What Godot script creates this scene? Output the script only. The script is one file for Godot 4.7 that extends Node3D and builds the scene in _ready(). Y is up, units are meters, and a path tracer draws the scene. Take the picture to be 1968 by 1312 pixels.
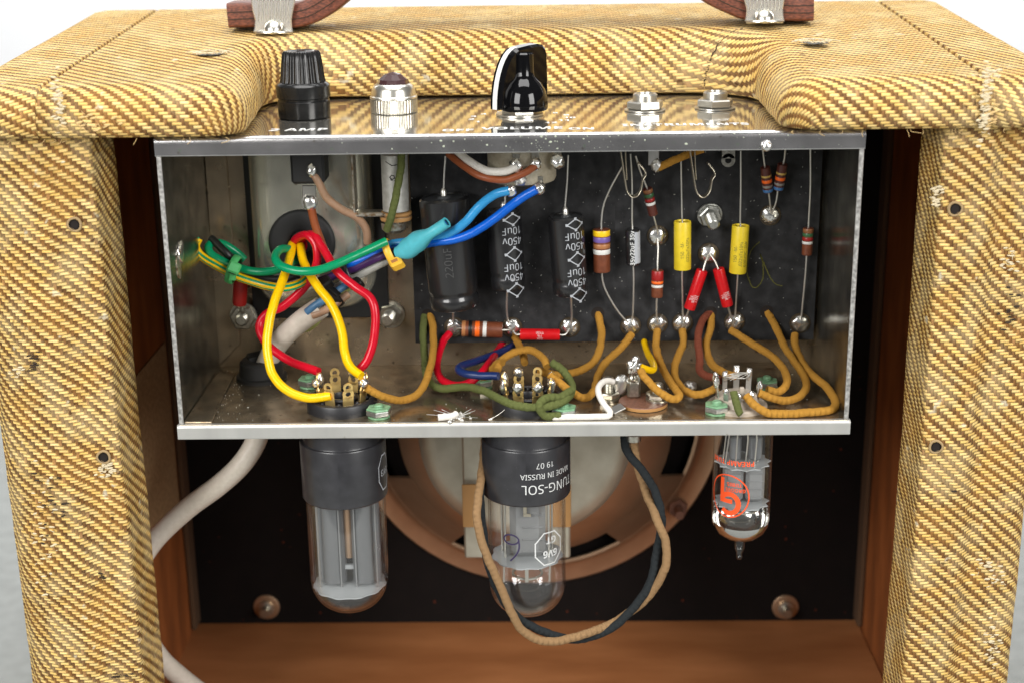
extends Node3D
# Rear view of an open valve guitar amplifier. All shapes are given in millimetres and scaled to metres when a mesh is committed.

const MM := 0.001
const FOCAL := 2762.4
const EYE := Vector3(9.311, 85.135, 503.17)
var CX := Vector3(0.999814, -0.0133825, -0.0138875)
var CY := Vector3(0.0087131, 0.9558319, -0.2937846)
var CZ := Vector3(0.0172057, 0.2936089, 0.9557708)
var M := {}
var taken := {}
var rng := RandomNumberGenerator.new()
var noise := FastNoiseLite.new()

func _ready():
	rng.seed = 11
	noise.seed = 5
	noise.frequency = 1.0
	# ---------------------------------------------------------------- camera
	var cam := Camera3D.new()
	cam.name = "camera"
	cam.transform = Transform3D(Basis(CX, CY, CZ).orthonormalized(), EYE * MM)
	var lens := CameraAttributesPhysical.new()
	lens.frustum_focal_length = 12.0 / (656.0 / FOCAL)
	lens.frustum_focus_distance = 0.545
	lens.frustum_near = 0.02
	lens.frustum_far = 30.0
	lens.exposure_aperture = 10.0
	cam.attributes = lens
	cam.fov = rad_to_deg(2.0 * atan(656.0 / FOCAL))
	cam.near = 0.02
	cam.far = 30.0
	add_child(cam)
	cam.current = true
	# ---------------------------------------------------------------- environment and lamps
	var we := WorldEnvironment.new()
	we.name = "studio_air"
	var env := Environment.new()
	env.background_mode = Environment.BG_COLOR
	env.background_color = Color(0.07, 0.07, 0.072).linear_to_srgb()
	env.tonemap_mode = Environment.TONE_MAPPER_LINEAR
	env.tonemap_exposure = 1.2
	env.sdfgi_enabled = true
	env.ssao_enabled = true
	env.ssil_enabled = true
	we.environment = env
	add_child(we)
	softbox("softbox", Vector3(-0.72, 0.42, 0.95), Vector3(0, -0.06, -0.03), Vector2(0.6, 0.6), 1.30, Color(1.0, 0.985, 0.96))
	softbox("softbox", Vector3(0.78, 0.38, 0.90), Vector3(0, -0.06, -0.03), Vector2(0.55, 0.6), 1.20, Color(1.0, 0.985, 0.96))
	softbox("softbox", Vector3(0.0, 1.15, 0.15), Vector3(0, 0, -0.06), Vector2(1.0, 0.7), 1.65, Color(1.0, 0.99, 0.97))
	softbox("backdrop_light", Vector3(0, 1.3, -0.6), Vector3(0, 0.55, -1.9), Vector2(1.6, 0.5), 4.3, Color(1.0, 1.0, 1.0))
	materials()
	setting()
	cabinet()
	chassis()
	circuit_board()
	controls()
	transformer_corner()
	board_parts()
	sockets()
	wiring()
	tubes()
	loudspeaker()

func softbox(called: String, at_m: Vector3, look: Vector3, size: Vector2, energy: float, c: Color):
	var l := AreaLight3D.new()
	l.name = numbered(called)
	l.area_size = size
	l.area_normalize_energy = true
	l.light_energy = energy
	l.light_color = c.linear_to_srgb()
	l.shadow_enabled = true
	add_child(l)
	l.look_at_from_position(at_m, look, Vector3.UP if absf((look - at_m).normalized().y) < 0.95 else Vector3.FORWARD)

# ==================================================================== small helpers
func numbered(s: String) -> String:
	if not taken.has(s):
		taken[s] = 0
		return s
	taken[s] += 1
	return "%s_%03d" % [s, taken[s]]

func ray(u: float, v: float) -> Vector3:
	return CX * ((u - 984.0) / FOCAL) - CY * ((v - 656.0) / FOCAL) - CZ

func at(u: float, v: float, z: float) -> Vector3:      # point of the plane at depth z
	var d := ray(u, v)
	return EYE + d * ((z - EYE.z) / d.z)

func aty(u: float, v: float, y: float) -> Vector3:     # point of the level at height y
	var d := ray(u, v)
	return EYE + d * ((y - EYE.y) / d.y)

func px(z: float) -> float:                            # millimetres that one unit of width covers at depth z
	return (EYE.z - z + 25.0) * 0.97 / FOCAL

func nz(p: Vector3, f: float) -> float:
	return noise.get_noise_3d(p.x * f, p.y * f, p.z * f)

func lin(r: float, g: float, b: float, a := 1.0) -> Color:
	return Color(r, g, b, a).linear_to_srgb()

func path(flat: Array) -> PackedVector3Array:          # u, v, depth triples to points
	var o := PackedVector3Array()
	for i in range(0, flat.size(), 3):
		o.append(at(flat[i], flat[i + 1], flat[i + 2]))
	return o

func smooth(p: PackedVector3Array, step := 1.6) -> PackedVector3Array:
	var o := PackedVector3Array()
	var n := p.size()
	for i in n - 1:
		var a: Vector3 = p[i - 1] if i > 0 else p[0] * 2.0 - p[1]
		var b: Vector3 = p[i + 2] if i + 2 < n else p[n - 1] * 2.0 - p[n - 2]
		var k := maxi(2, int(p[i].distance_to(p[i + 1]) / step))
		for j in k:
			o.append(p[i].cubic_interpolate(p[i + 1], a, b, float(j) / k))
	o.append(p[n - 1])
	return o

# ==================================================================== mesh builder
class MB:
	var v := PackedVector3Array()
	var n := PackedVector3Array()
	var t := PackedVector2Array()
	var t2 := PackedVector2Array()
	var ix := PackedInt32Array()

	func vert(p: Vector3, q: Vector3, uv := Vector2.ZERO, uv2 := Vector2.ZERO) -> int:
		v.append(p)
		n.append(q)
		t.append(uv)
		t2.append(uv2)
		return v.size() - 1

	func tri(a: int, b: int, c: int):
		var g := (v[b] - v[a]).cross(v[c] - v[a])
		if g.dot(n[a] + n[b] + n[c]) > 0.0:
			ix.append_array(PackedInt32Array([a, c, b]))
		else:
			ix.append_array(PackedInt32Array([a, b, c]))

	func quad(a: int, b: int, c: int, d: int):
		tri(a, b, c)
		tri(a, c, d)

	func face(pts: Array, uvs := 1.0):
		var q: Vector3 = (pts[1] - pts[0]).cross(pts[2] - pts[0]).normalized()
		fan(pts, q, uvs)

	func fan(pts: Array, q: Vector3, uvs := 1.0):
		var ax := q.cross(Vector3.UP if absf(q.y) < 0.9 else Vector3.RIGHT).normalized()
		var ay := q.cross(ax)
		var first := v.size()
		for p in pts:
			vert(p, q, Vector2(ax.dot(p), ay.dot(p)) * uvs)
		for i in range(1, pts.size() - 1):
			tri(first, first + i, first + i + 1)

	func grid(rows: Array, uvs: Array, wrap: bool, probe: Vector3, uv2s := []):
		# rows of equal length; smooth normals from the neighbours; probe: the outward direction at the first point
		var h := rows.size()
		var w: int = rows[0].size()
		var first := v.size()
		var sgn := 0.0
		for i in h:
			for j in w:
				var jl := (j - 1 + w) % w if wrap else maxi(j - 1, 0)
				var jr := (j + 1) % w if wrap else mini(j + 1, w - 1)
				var q: Vector3 = (rows[mini(i + 1, h - 1)][j] - rows[maxi(i - 1, 0)][j]).cross(rows[i][jr] - rows[i][jl])
				if sgn == 0.0 and q.length() > 1e-9 and i == h / 2:
					pass
				vert(rows[i][j], q.normalized(), uvs[i][j], uv2s[i][j] if uv2s.size() else Vector2.ZERO)
		sgn = 1.0 if n[first + (h / 2) * w].dot(probe) >= 0.0 else -1.0
		if sgn < 0.0:
			for k in range(first, v.size()):
				n[k] = -n[k]
		for i in h - 1:
			for j in (w if wrap else w - 1):
				var k := (j + 1) % w
				quad(first + i * w + j, first + i * w + k, first + (i + 1) * w + k, first + (i + 1) * w + j)

	func tube(p: PackedVector3Array, r: float, sides := 10, caps := true, radii := PackedFloat32Array(), flat := 1.0, up := Vector3(0.31, 0.83, 0.46)):
		var m := p.size()
		var first := v.size()
		var side := Vector3.ZERO
		var run := 0.0
		for i in m:
			var d := (p[mini(i + 1, m - 1)] - p[maxi(i - 1, 0)]).normalized()
			if i == 0:
				side = d.cross(up).normalized()
			side = (side - d * side.dot(d)).normalized()
			var other := d.cross(side)
			if i > 0:
				run += p[i].distance_to(p[i - 1])
			var rr := radii[i] if radii.size() else r
			for j in sides + 1:
				var a := TAU * j / sides
				var q := side * cos(a) + other * sin(a) * flat
				var nn := (side * cos(a) * flat + other * sin(a)).normalized()
				vert(p[i] + q * rr, nn, Vector2(float(j) / sides, run / (TAU * r)))
		for i in m - 1:
			for j in sides:
				var a := first + i * (sides + 1) + j
				quad(a, a + 1, a + sides + 2, a + sides + 1)
		if caps:
			for e in [0, m - 1]:
				var d: Vector3 = (p[0] - p[1] if e == 0 else p[m - 1] - p[m - 2]).normalized()
				var ring := []
				for j in sides:
					ring.append(v[first + e * (sides + 1) + j])
				fan(ring, d)

	func lathe(prof: Array, o: Vector3, axis: Vector3, segs := 28, sharp := 35.0, a0 := 0.0, a1 := TAU, ripple := Vector2.ZERO):
		# prof: Vector2(radius, height along the axis)
		var ax := axis.normalized()
		var e1 := ax.cross(Vector3.BACK if absf(ax.z) < 0.9 else Vector3.UP).normalized()
		var e2 := ax.cross(e1)
		var m := prof.size()
		var nm := []
		for i in m - 1:
			var d: Vector2 = prof[i + 1] - prof[i]
			nm.append(Vector2(d.y, -d.x).normalized())
		var mid := Vector2.ZERO
		for q in prof:
			mid += q
		mid /= m
		var out := 0.0
		for i in m - 1:
			out += nm[i].x * (prof[i + 1] - prof[i]).length() * 1.0 + nm[i].dot((prof[i] + prof[i + 1]) * 0.5 - mid) * 0.3
		var s := 1.0 if out >= 0.0 else -1.0
		var run := 0.0
		for i in m - 1:
			var na: Vector2 = nm[i]
			var nb: Vector2 = nm[i]
			if i > 0 and rad_to_deg(absf(nm[i].angle_to(nm[i - 1]))) < sharp:
				na = (nm[i] + nm[i - 1]).normalized()
			if i < m - 2 and rad_to_deg(absf(nm[i].angle_to(nm[i + 1]))) < sharp:
				nb = (nm[i] + nm[i + 1]).normalized()
			var first := v.size()
			var seg: float = prof[i].distance_to(prof[i + 1])
			for j in segs + 1:
				var a := a0 + (a1 - a0) * j / segs
				var rad := e1 * cos(a) + e2 * sin(a)
				var k := 1.0 + (ripple.x * cos(a * ripple.y) if ripple.x != 0.0 else 0.0)
				var tw := (e2 * cos(a) - e1 * sin(a)) * (ripple.x * ripple.y * sin(a * ripple.y)) if ripple.x != 0.0 else Vector3.ZERO
				vert(o + rad * prof[i].x * k + ax * prof[i].y, ((rad + tw) * na.x + ax * na.y).normalized() * s, Vector2(float(j) / segs, run * 0.1))
				vert(o + rad * prof[i + 1].x * k + ax * prof[i + 1].y, ((rad + tw) * nb.x + ax * nb.y).normalized() * s, Vector2(float(j) / segs, (run + seg) * 0.1))
			run += seg
			for j in segs:
				var b := first + j * 2
				quad(b, b + 1, b + 3, b + 2)

	func box(c: Vector3, size: Vector3, bev := 0.3, basis := Basis.IDENTITY, uvs := 0.01):
		var h := size * 0.5
		var b := minf(bev, minf(h.x, minf(h.y, h.z)) * 0.9)
		for ax in 3:
			for s in [-1.0, 1.0]:
				var nn := Vector3.ZERO
				nn[ax] = s
				var i := (ax + 1) % 3
				var j := (ax + 2) % 3
				var pts := []
				for k in [[-1, -1], [1, -1], [1, 1], [-1, 1]]:
					var p := Vector3.ZERO
					p[ax] = s * h[ax]
					p[i] = k[0] * (h[i] - b)
					p[j] = k[1] * (h[j] - b)
					pts.append(c + basis * p)
				fan(pts, basis * nn, uvs)
		if b <= 0.0:
			return
		for ax in 3:
			var i := (ax + 1) % 3
			var j := (ax + 2) % 3
			for si in [-1.0, 1.0]:
				for sj in [-1.0, 1.0]:
					var pts := []
					for k in [[-1, 0], [1, 0], [1, 1], [-1, 1]]:
						var p := Vector3.ZERO
						p[ax] = k[0] * (h[ax] - b)
						p[i] = si * (h[i] - (b if k[1] == 0 else 0.0))
						p[j] = sj * (h[j] - (0.0 if k[1] == 0 else b))
						pts.append(c + basis * p)
					var nn := Vector3.ZERO
					nn[i] = si
					nn[j] = sj
					fan(pts, (basis * nn).normalized(), uvs)
		for sx in [-1.0, 1.0]:
			for sy in [-1.0, 1.0]:
				for sz in [-1.0, 1.0]:
					var sg := Vector3(sx, sy, sz)
					var pts := []
					for ax in 3:
						var p := Vector3(sx * (h.x - b), sy * (h.y - b), sz * (h.z - b))
						p[ax] = sg[ax] * h[ax]
						pts.append(c + basis * p)
					fan(pts, (basis * sg).normalized(), uvs)

	func prism(poly: PackedVector2Array, th: float, o: Vector3, ex: Vector3, ey: Vector3, bev := 0.0, uvs := 0.01):
		# outline in the plane ex, ey; from o - ez*th/2 to o + ez*th/2; bev chamfers both rims
		var ez := ex.cross(ey).normalized()
		var idx := Geometry2D.triangulate_polygon(poly)
		var inner := poly
		if bev > 0.0:
			var off := Geometry2D.offset_polygon(poly, -bev, Geometry2D.JOIN_MITER)
			if off.size() == 1 and off[0].size() == poly.size():
				# keep the order of the outline
				var best := 0
				for k in off[0].size():
					if off[0][k].distance_squared_to(poly[0]) < off[0][best].distance_squared_to(poly[0]):
						best = k
				inner = PackedVector2Array()
				for k in poly.size():
					inner.append(off[0][(best + k) % poly.size()])
			else:
				bev = 0.0
		var hh := th * 0.5
		for s in [-1.0, 1.0]:
			var first := v.size()
			for q in inner:
				vert(o + ex * q.x + ey * q.y + ez * hh * s, ez * s, q * uvs)
			for k in range(0, idx.size(), 3):
				tri(first + idx[k], first + idx[k + 1], first + idx[k + 2])
		var cw := 1.0 if Geometry2D.is_polygon_clockwise(poly) else -1.0
		var c := poly.size()
		for k in c:
			var a := poly[k]
			var b = poly[(k + 1) % c]
			var d := (b - a).normalized()
			var nn := (ex * -d.y + ey * d.x) * cw
			if Geometry2D.is_polygon_clockwise(poly) == false:
				nn = ex * d.y - ey * d.x
			var ia := inner[k]
			var ib := inner[(k + 1) % c]
			var pts := [o + ex * a.x + ey * a.y - ez * (hh - bev), o + ex * b.x + ey * b.y - ez * (hh - bev), o + ex * b.x + ey * b.y + ez * (hh - bev), o + ex * a.x + ey * a.y + ez * (hh - bev)]
			fan(pts, nn, uvs)
			if bev > 0.0:
				for s in [-1.0, 1.0]:
					var rim := [o + ex * a.x + ey * a.y + ez * (hh - bev) * s, o + ex * b.x + ey * b.y + ez * (hh - bev) * s, o + ex * ib.x + ey * ib.y + ez * hh * s, o + ex * ia.x + ey * ia.y + ez * hh * s]
					fan(rim, (nn + ez * s).normalized(), uvs)

	func ring(o: Vector3, ex: Vector3, ey: Vector3, r0: float, r1: float, th: float, segs := 18):
		# a flat washer
		var ez := ex.cross(ey).normalized()
		var prof := [Vector2(r0, -th * 0.5), Vector2(r1, -th * 0.5), Vector2(r1, th * 0.5), Vector2(r0, th * 0.5), Vector2(r0, -th * 0.5)]
		lathe(prof, o, ez, segs, 20.0)

	func blob(c: Vector3, r: Vector3, lump: float, seed_f: float, nzr: FastNoiseLite, basis := Basis.IDENTITY, la := 10, lo := 14):
		var rows := []
		var uvs := []
		for i in la + 1:
			var th := PI * (0.02 + 0.96 * i / la)
			var row := []
			var uvr := []
			for j in lo:
				var ph := TAU * j / lo
				var d := Vector3(sin(th) * cos(ph), cos(th), sin(th) * sin(ph))
				var k := 1.0 + lump * nzr.get_noise_3d(d.x * 1.4 + seed_f, d.y * 1.4, d.z * 1.4 - seed_f)
				row.append(c + basis * (d * r * k))
				uvr.append(Vector2(float(j) / lo, float(i) / la))
			rows.append(row)
			uvs.append(uvr)
		grid(rows, uvs, true, basis * Vector3(1, 0, 0))

	func commit(origin: Vector3) -> ArrayMesh:
		var a := []
		a.resize(Mesh.ARRAY_MAX)
		var vv := PackedVector3Array()
		vv.resize(v.size())
		for i in v.size():
			vv[i] = (v[i] - origin) * 0.001
		a[Mesh.ARRAY_VERTEX] = vv
		a[Mesh.ARRAY_NORMAL] = n
		a[Mesh.ARRAY_TEX_UV] = t
		a[Mesh.ARRAY_TEX_UV2] = t2
		a[Mesh.ARRAY_INDEX] = ix
		var m := ArrayMesh.new()
		m.add_surface_from_arrays(Mesh.PRIMITIVE_TRIANGLES, a)
		return m

# ==================================================================== objects
func thing(called: String, label: String, category: String, origin: Vector3, group := "") -> Node3D:
	var o := Node3D.new()
	o.name = numbered(called)
	o.position = origin * MM
	o.set_meta("label", label)
	o.set_meta("category", category)
	if group:
		o.set_meta("group", group)
	o.set_meta("at", origin)
	add_child(o)
	return o

func part(called: String, mb: MB, material: Material, parent: Node3D, label := "") -> MeshInstance3D:
	var o := MeshInstance3D.new()
	o.name = called
	var at0: Vector3 = parent.get_meta("at")
	o.mesh = mb.commit(at0)
	o.material_override = material
	o.set_meta("at", at0)
	if label:
		o.set_meta("label", label)
	parent.add_child(o, true)
	return o

func single(called: String, mb: MB, material: Material, label: String, category: String, origin: Vector3, group := "") -> MeshInstance3D:
	var o := MeshInstance3D.new()
	o.name = numbered(called)
	o.position = origin * MM
	o.mesh = mb.commit(origin)
	o.material_override = material
	o.set_meta("label", label)
	o.set_meta("category", category)
	o.set_meta("at", origin)
	if group:
		o.set_meta("group", group)
	add_child(o)
	return o

func structure(called: String, mb: MB, material: Material) -> MeshInstance3D:
	var o := MeshInstance3D.new()
	o.name = called
	o.mesh = mb.commit(Vector3.ZERO)
	o.material_override = material
	o.set_meta("kind", "structure")
	add_child(o)
	return o

# lettering: glyph meshes bent round a barrel or laid on a plane
func glyphs(text: String, cap: float, bold := false) -> Array:
	var tm := TextMesh.new()
	var f := SystemFont.new()
	f.font_names = PackedStringArray(["Droid Sans"])
	f.font_weight = 700 if bold else 400
	tm.font = f
	tm.text = text
	tm.font_size = 64
	tm.pixel_size = cap / 46.0
	tm.depth = 0.0001
	tm.curve_step = 2.0
	return tm.get_mesh_arrays()

func letter_on_barrel(mb: MB, text: String, cap: float, o: Vector3, axis: Vector3, facing: Vector3, r: float, turn := 0, bold := false, stretch := 1.0):
	# o: point on the axis at the middle of the word; turn: quarter turns of the word
	var a := glyphs(text, cap, bold)
	var ay := axis.normalized()
	var f := (facing - ay * facing.dot(ay)).normalized()
	var s := ay.cross(f)
	var first := mb.v.size()
	var an: PackedVector3Array = a[Mesh.ARRAY_NORMAL]
	for p in a[Mesh.ARRAY_VERTEX]:
		var q := Vector2(p.x * stretch, p.y).rotated(turn * PI / 2)
		var th := q.x / r
		var rad := f * cos(th) + s * sin(th)
		mb.vert(o + ay * q.y + rad * r, rad)
	var ix: PackedInt32Array = a[Mesh.ARRAY_INDEX]
	for k in range(0, ix.size(), 3):
		if an[ix[k]].z < 0.5 or an[ix[k + 1]].z < 0.5:
			continue
		mb.tri(first + ix[k], first + ix[k + 1], first + ix[k + 2])

func letter_flat(mb: MB, text: String, cap: float, o: Vector3, ex: Vector3, ey: Vector3, bold := false):
	var a := glyphs(text, cap, bold)
	var ez := ex.cross(ey).normalized()
	var an: PackedVector3Array = a[Mesh.ARRAY_NORMAL]
	var first := mb.v.size()
	for p in a[Mesh.ARRAY_VERTEX]:
		mb.vert(o + ex * p.x + ey * p.y, ez)
	var ix: PackedInt32Array = a[Mesh.ARRAY_INDEX]
	for k in range(0, ix.size(), 3):
		if an[ix[k]].z < 0.5 or an[ix[k + 1]].z < 0.5:
			continue
		mb.tri(first + ix[k], first + ix[k + 1], first + ix[k + 2])

func stroke_on_barrel(mb: MB, pts: Array, w: float, o: Vector3, axis: Vector3, facing: Vector3, r: float):
	# a painted line: pts are (around in mm, along the axis in mm)
	var ay := axis.normalized()
	var f := (facing - ay * facing.dot(ay)).normalized()
	var s := ay.cross(f)
	for i in pts.size() - 1:
		var a: Vector2 = pts[i]
		var b: Vector2 = pts[i + 1]
		var d := (b - a).normalized() * w * 0.5
		var nn := Vector2(-d.y, d.x)
		var k := maxi(1, int(a.distance_to(b) / 1.2))
		for j in k:
			var q0 := a.lerp(b, float(j) / k) - (d if j == 0 else Vector2.ZERO)
			var q1 := a.lerp(b, float(j + 1) / k) + (d if j == k - 1 else Vector2.ZERO)
			var first := mb.v.size()
			for q in [q0 + nn, q0 - nn, q1 - nn, q1 + nn]:
				var rad: Vector3 = f * cos(q.x / r) + s * sin(q.x / r)
				mb.vert(o + ay * q.y + rad * r, rad)
			mb.quad(first, first + 1, first + 2, first + 3)

func stroke_flat(mb: MB, p: PackedVector3Array, w: float, nn: Vector3):
	for i in p.size() - 1:
		var d := (p[i + 1] - p[i]).normalized()
		var s := d.cross(nn).normalized() * w * 0.5
		mb.fan([p[i] + s - d * w * 0.2, p[i] - s - d * w * 0.2, p[i + 1] - s + d * w * 0.2, p[i + 1] + s + d * w * 0.2], nn)

# ==================================================================== materials
func mat(key: String, c: Color, rough: float, metal := 0.0, spec := 0.5) -> StandardMaterial3D:
	var m := StandardMaterial3D.new()
	m.resource_name = key
	m.albedo_color = c
	m.roughness = rough
	m.metallic = metal
	m.metallic_specular = spec
	M[key] = m
	return m

func noise_tex(freq: float, octaves: int, lo: Color, hi: Color, seed_i: int, side := 512, kind := FastNoiseLite.TYPE_SIMPLEX_SMOOTH, mid = null) -> NoiseTexture2D:
	var f := FastNoiseLite.new()
	f.seed = seed_i
	f.noise_type = kind
	f.frequency = freq
	f.fractal_octaves = octaves
	var g := Gradient.new()
	g.set_color(0, lo)
	g.set_color(1, hi)
	if mid != null:
		g.add_point(0.5, mid)
	var t := NoiseTexture2D.new()
	t.noise = f
	t.seamless = true
	t.width = side
	t.height = side
	t.color_ramp = g
	return t

func tri(m: StandardMaterial3D, tex: Texture2D, per_mm: float, stretch := Vector3.ONE):
	m.albedo_texture = tex
	m.uv1_triplanar = true
	m.uv1_scale = Vector3.ONE * per_mm * 1000.0 * stretch
	return m

func tweed_textures() -> Array:
	# a two-and-two twill: straw weft lying over two brown warps, moving one warp on at each pick
	var side := 1024
	var cols := 64
	var rows := 80
	var rnd := RandomNumberGenerator.new()
	rnd.seed = 77
	var col := PackedByteArray()
	col.resize(side * side * 3)
	var hgt := PackedByteArray()
	hgt.resize(side * side)
	var fib := PackedFloat32Array()
	fib.resize(4096)
	for i in 4096:
		fib[i] = rnd.randf()
	var big := FastNoiseLite.new()
	big.frequency = 0.013
	big.seed = 3
	var rp := PackedInt32Array()
	for r in rows + 1:
		rp.append(r * side / rows)
	for r in rows:
		var jig := rnd.randf_range(-0.12, 0.12)
		for c in cols:
			var k := posmod(c - r, 4)
			var weft := k < 2
			# the float that this cell belongs to
			var id := (r * 131 + (c - k) * 17) if weft else (c * 197 + (r + k - 3) * 29)
			var t1 := fib[posmod(id * 7, 4096)]
			var t2 := fib[posmod(id * 13 + 5, 4096)]
			var tone := 0.92 + 0.13 * t1
			var base: Color
			if weft:
				base = Color(0.955, 0.835, 0.555).lerp(Color(0.955, 0.785, 0.440), t2)
				if t1 > 0.975:
					base = Color(0.945, 0.81, 0.55)
			else:
				base = Color(0.45, 0.305, 0.158).lerp(Color(0.545, 0.39, 0.225), t2)
				if t1 > 0.95:
					base = Color(0.62, 0.46, 0.29)
			var x0 := c * 16
			for y in range(rp[r], rp[r + 1]):
				var ry := (y - rp[r] + 0.5) / float(rp[r + 1] - rp[r])
				for xi in 16:
					var rx := (xi + 0.5) / 16.0
					var across: float
					var along: float
					var str_i: int
					var is_weft := weft
					var kk := k
					if k == 2 and rx < 0.32:
						is_weft = true
					if is_weft:
						across = (ry - 0.5) * 2.0 + jig * (0.5 - absf(rx - 0.5))
						along = (rx + kk) / 2.32
						str_i = (y * 53 + (xi + x0) / 5 * 3 + id)
					else:
						across = (rx - 0.5) * 2.0
						along = (ry + (3 - k)) * 0.5
						str_i = ((xi + x0) * 61 + y / 4 * 3 + id)
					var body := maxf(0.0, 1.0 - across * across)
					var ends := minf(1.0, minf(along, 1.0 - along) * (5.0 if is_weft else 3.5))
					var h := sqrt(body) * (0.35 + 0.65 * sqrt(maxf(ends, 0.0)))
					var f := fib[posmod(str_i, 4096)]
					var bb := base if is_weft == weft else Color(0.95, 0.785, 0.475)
					var s := tone * (0.86 + 0.17 * f) * (0.72 + 0.29 * h)  # low thread edges darkened: crevice shading put into the yarn colour
					var p := (y * side + x0 + xi)
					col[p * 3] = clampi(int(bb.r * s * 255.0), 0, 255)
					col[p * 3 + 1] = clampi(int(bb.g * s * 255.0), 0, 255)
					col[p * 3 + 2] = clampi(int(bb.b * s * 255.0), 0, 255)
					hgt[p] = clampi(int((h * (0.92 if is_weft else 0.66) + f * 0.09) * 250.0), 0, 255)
	var a := ImageTexture.create_from_image(Image.create_from_data(side, side, false, Image.FORMAT_RGB8, col))
	var b := ImageTexture.create_from_image(Image.create_from_data(side, side, false, Image.FORMAT_L8, hgt))
	return [a, b]

func wear_texture() -> ImageTexture:
	# patches of use: bleached, ambered, grubby; alpha says how strongly
	var side := 512
	var im := Image.create(side, side, false, Image.FORMAT_RGBA8)
	var n1 := FastNoiseLite.new()
	n1.seed = 21
	n1.frequency = 0.012
	n1.fractal_octaves = 4
	var n2 := FastNoiseLite.new()
	n2.seed = 22
	n2.frequency = 0.03
	n2.fractal_octaves = 5
	var n3 := FastNoiseLite.new()
	n3.seed = 23
	n3.frequency = 0.045
	n3.fractal_octaves = 4
	for y in side:
		for x in side:
			var a := n1.get_noise_2d(x, y)
			var b = n2.get_noise_2d(x, y)
			var c := n3.get_noise_2d(x, y)
			var o := Color(0.86, 0.60, 0.25, clampf(a * 0.36, 0.0, 0.14))
			if a < 0.0:
				o = Color(0.94, 0.85, 0.64, clampf(-a * 0.5, 0.0, 0.20))
			if b > 0.50:
				o = o.lerp(Color(0.88, 0.84, 0.74, 0.6), clampf((b - 0.50) * 7.0, 0.0, 1.0))
			if c > 0.55:
				o = o.lerp(Color(0.22, 0.14, 0.07, 0.6), clampf((c - 0.55) * 9.0, 0.0, 1.0))
			im.set_pixel(x, y, o)
	return ImageTexture.create_from_image(im)

func speck_texture(base: Color, vary: float, spots: Array, side: int, seed_i: int, streak := 0.0) -> ImageTexture:
	# spots: [colour, how many, least radius, greatest radius]
	var rnd := RandomNumberGenerator.new()
	rnd.seed = seed_i
	var n1 := FastNoiseLite.new()
	n1.seed = seed_i
	n1.frequency = 0.018
	n1.fractal_octaves = 5
	var im := Image.create(side, side, false, Image.FORMAT_RGB8)
	for y in side:
		for x in side:
			var k := 1.0 + vary * n1.get_noise_2d(x, y * (1.0 - streak))
			im.set_pixel(x, y, Color(base.r * k, base.g * k, base.b * k))
	for s in spots:
		for i in s[1]:
			var cx := rnd.randi_range(0, side - 1)
			var cy := rnd.randi_range(0, side - 1)
			var r := rnd.randf_range(s[2], s[3])
			var q := int(ceil(r))
			var str_f := rnd.randf_range(0.4, 1.0)
			for dy in range(-q, q + 1):
				for dx in range(-q, q + 1):
					if dx * dx + dy * dy <= r * r * (0.6 + 0.8 * absf(n1.get_noise_2d((cx + dx) * 9.0, (cy + dy) * 9.0))):
						var X := posmod(cx + dx, side)
						var Y := posmod(cy + dy, side)
						im.set_pixel(X, Y, im.get_pixel(X, Y).lerp(s[0], str_f))
	return ImageTexture.create_from_image(im)

func braid_textures() -> Array:
	var side := 128
	var im := Image.create(side, side, false, Image.FORMAT_L8)
	for y in side:
		for x in side:
			var a := fposmod((x + y) / 16.0, 2.0)
			var b = fposmod((x - y) / 16.0, 2.0)
			var over := (int(floor((x + y) / 16.0)) + int(floor((x - y) / 16.0))) % 2 == 0
			var t := absf(fposmod(a if over else b, 1.0) - 0.5) * 2.0
			im.set_pixel(x, y, Color.from_hsv(0, 0, clampf(1.0 - t * t * 0.75, 0, 1)))
	return [ImageTexture.create_from_image(im)]

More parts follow.
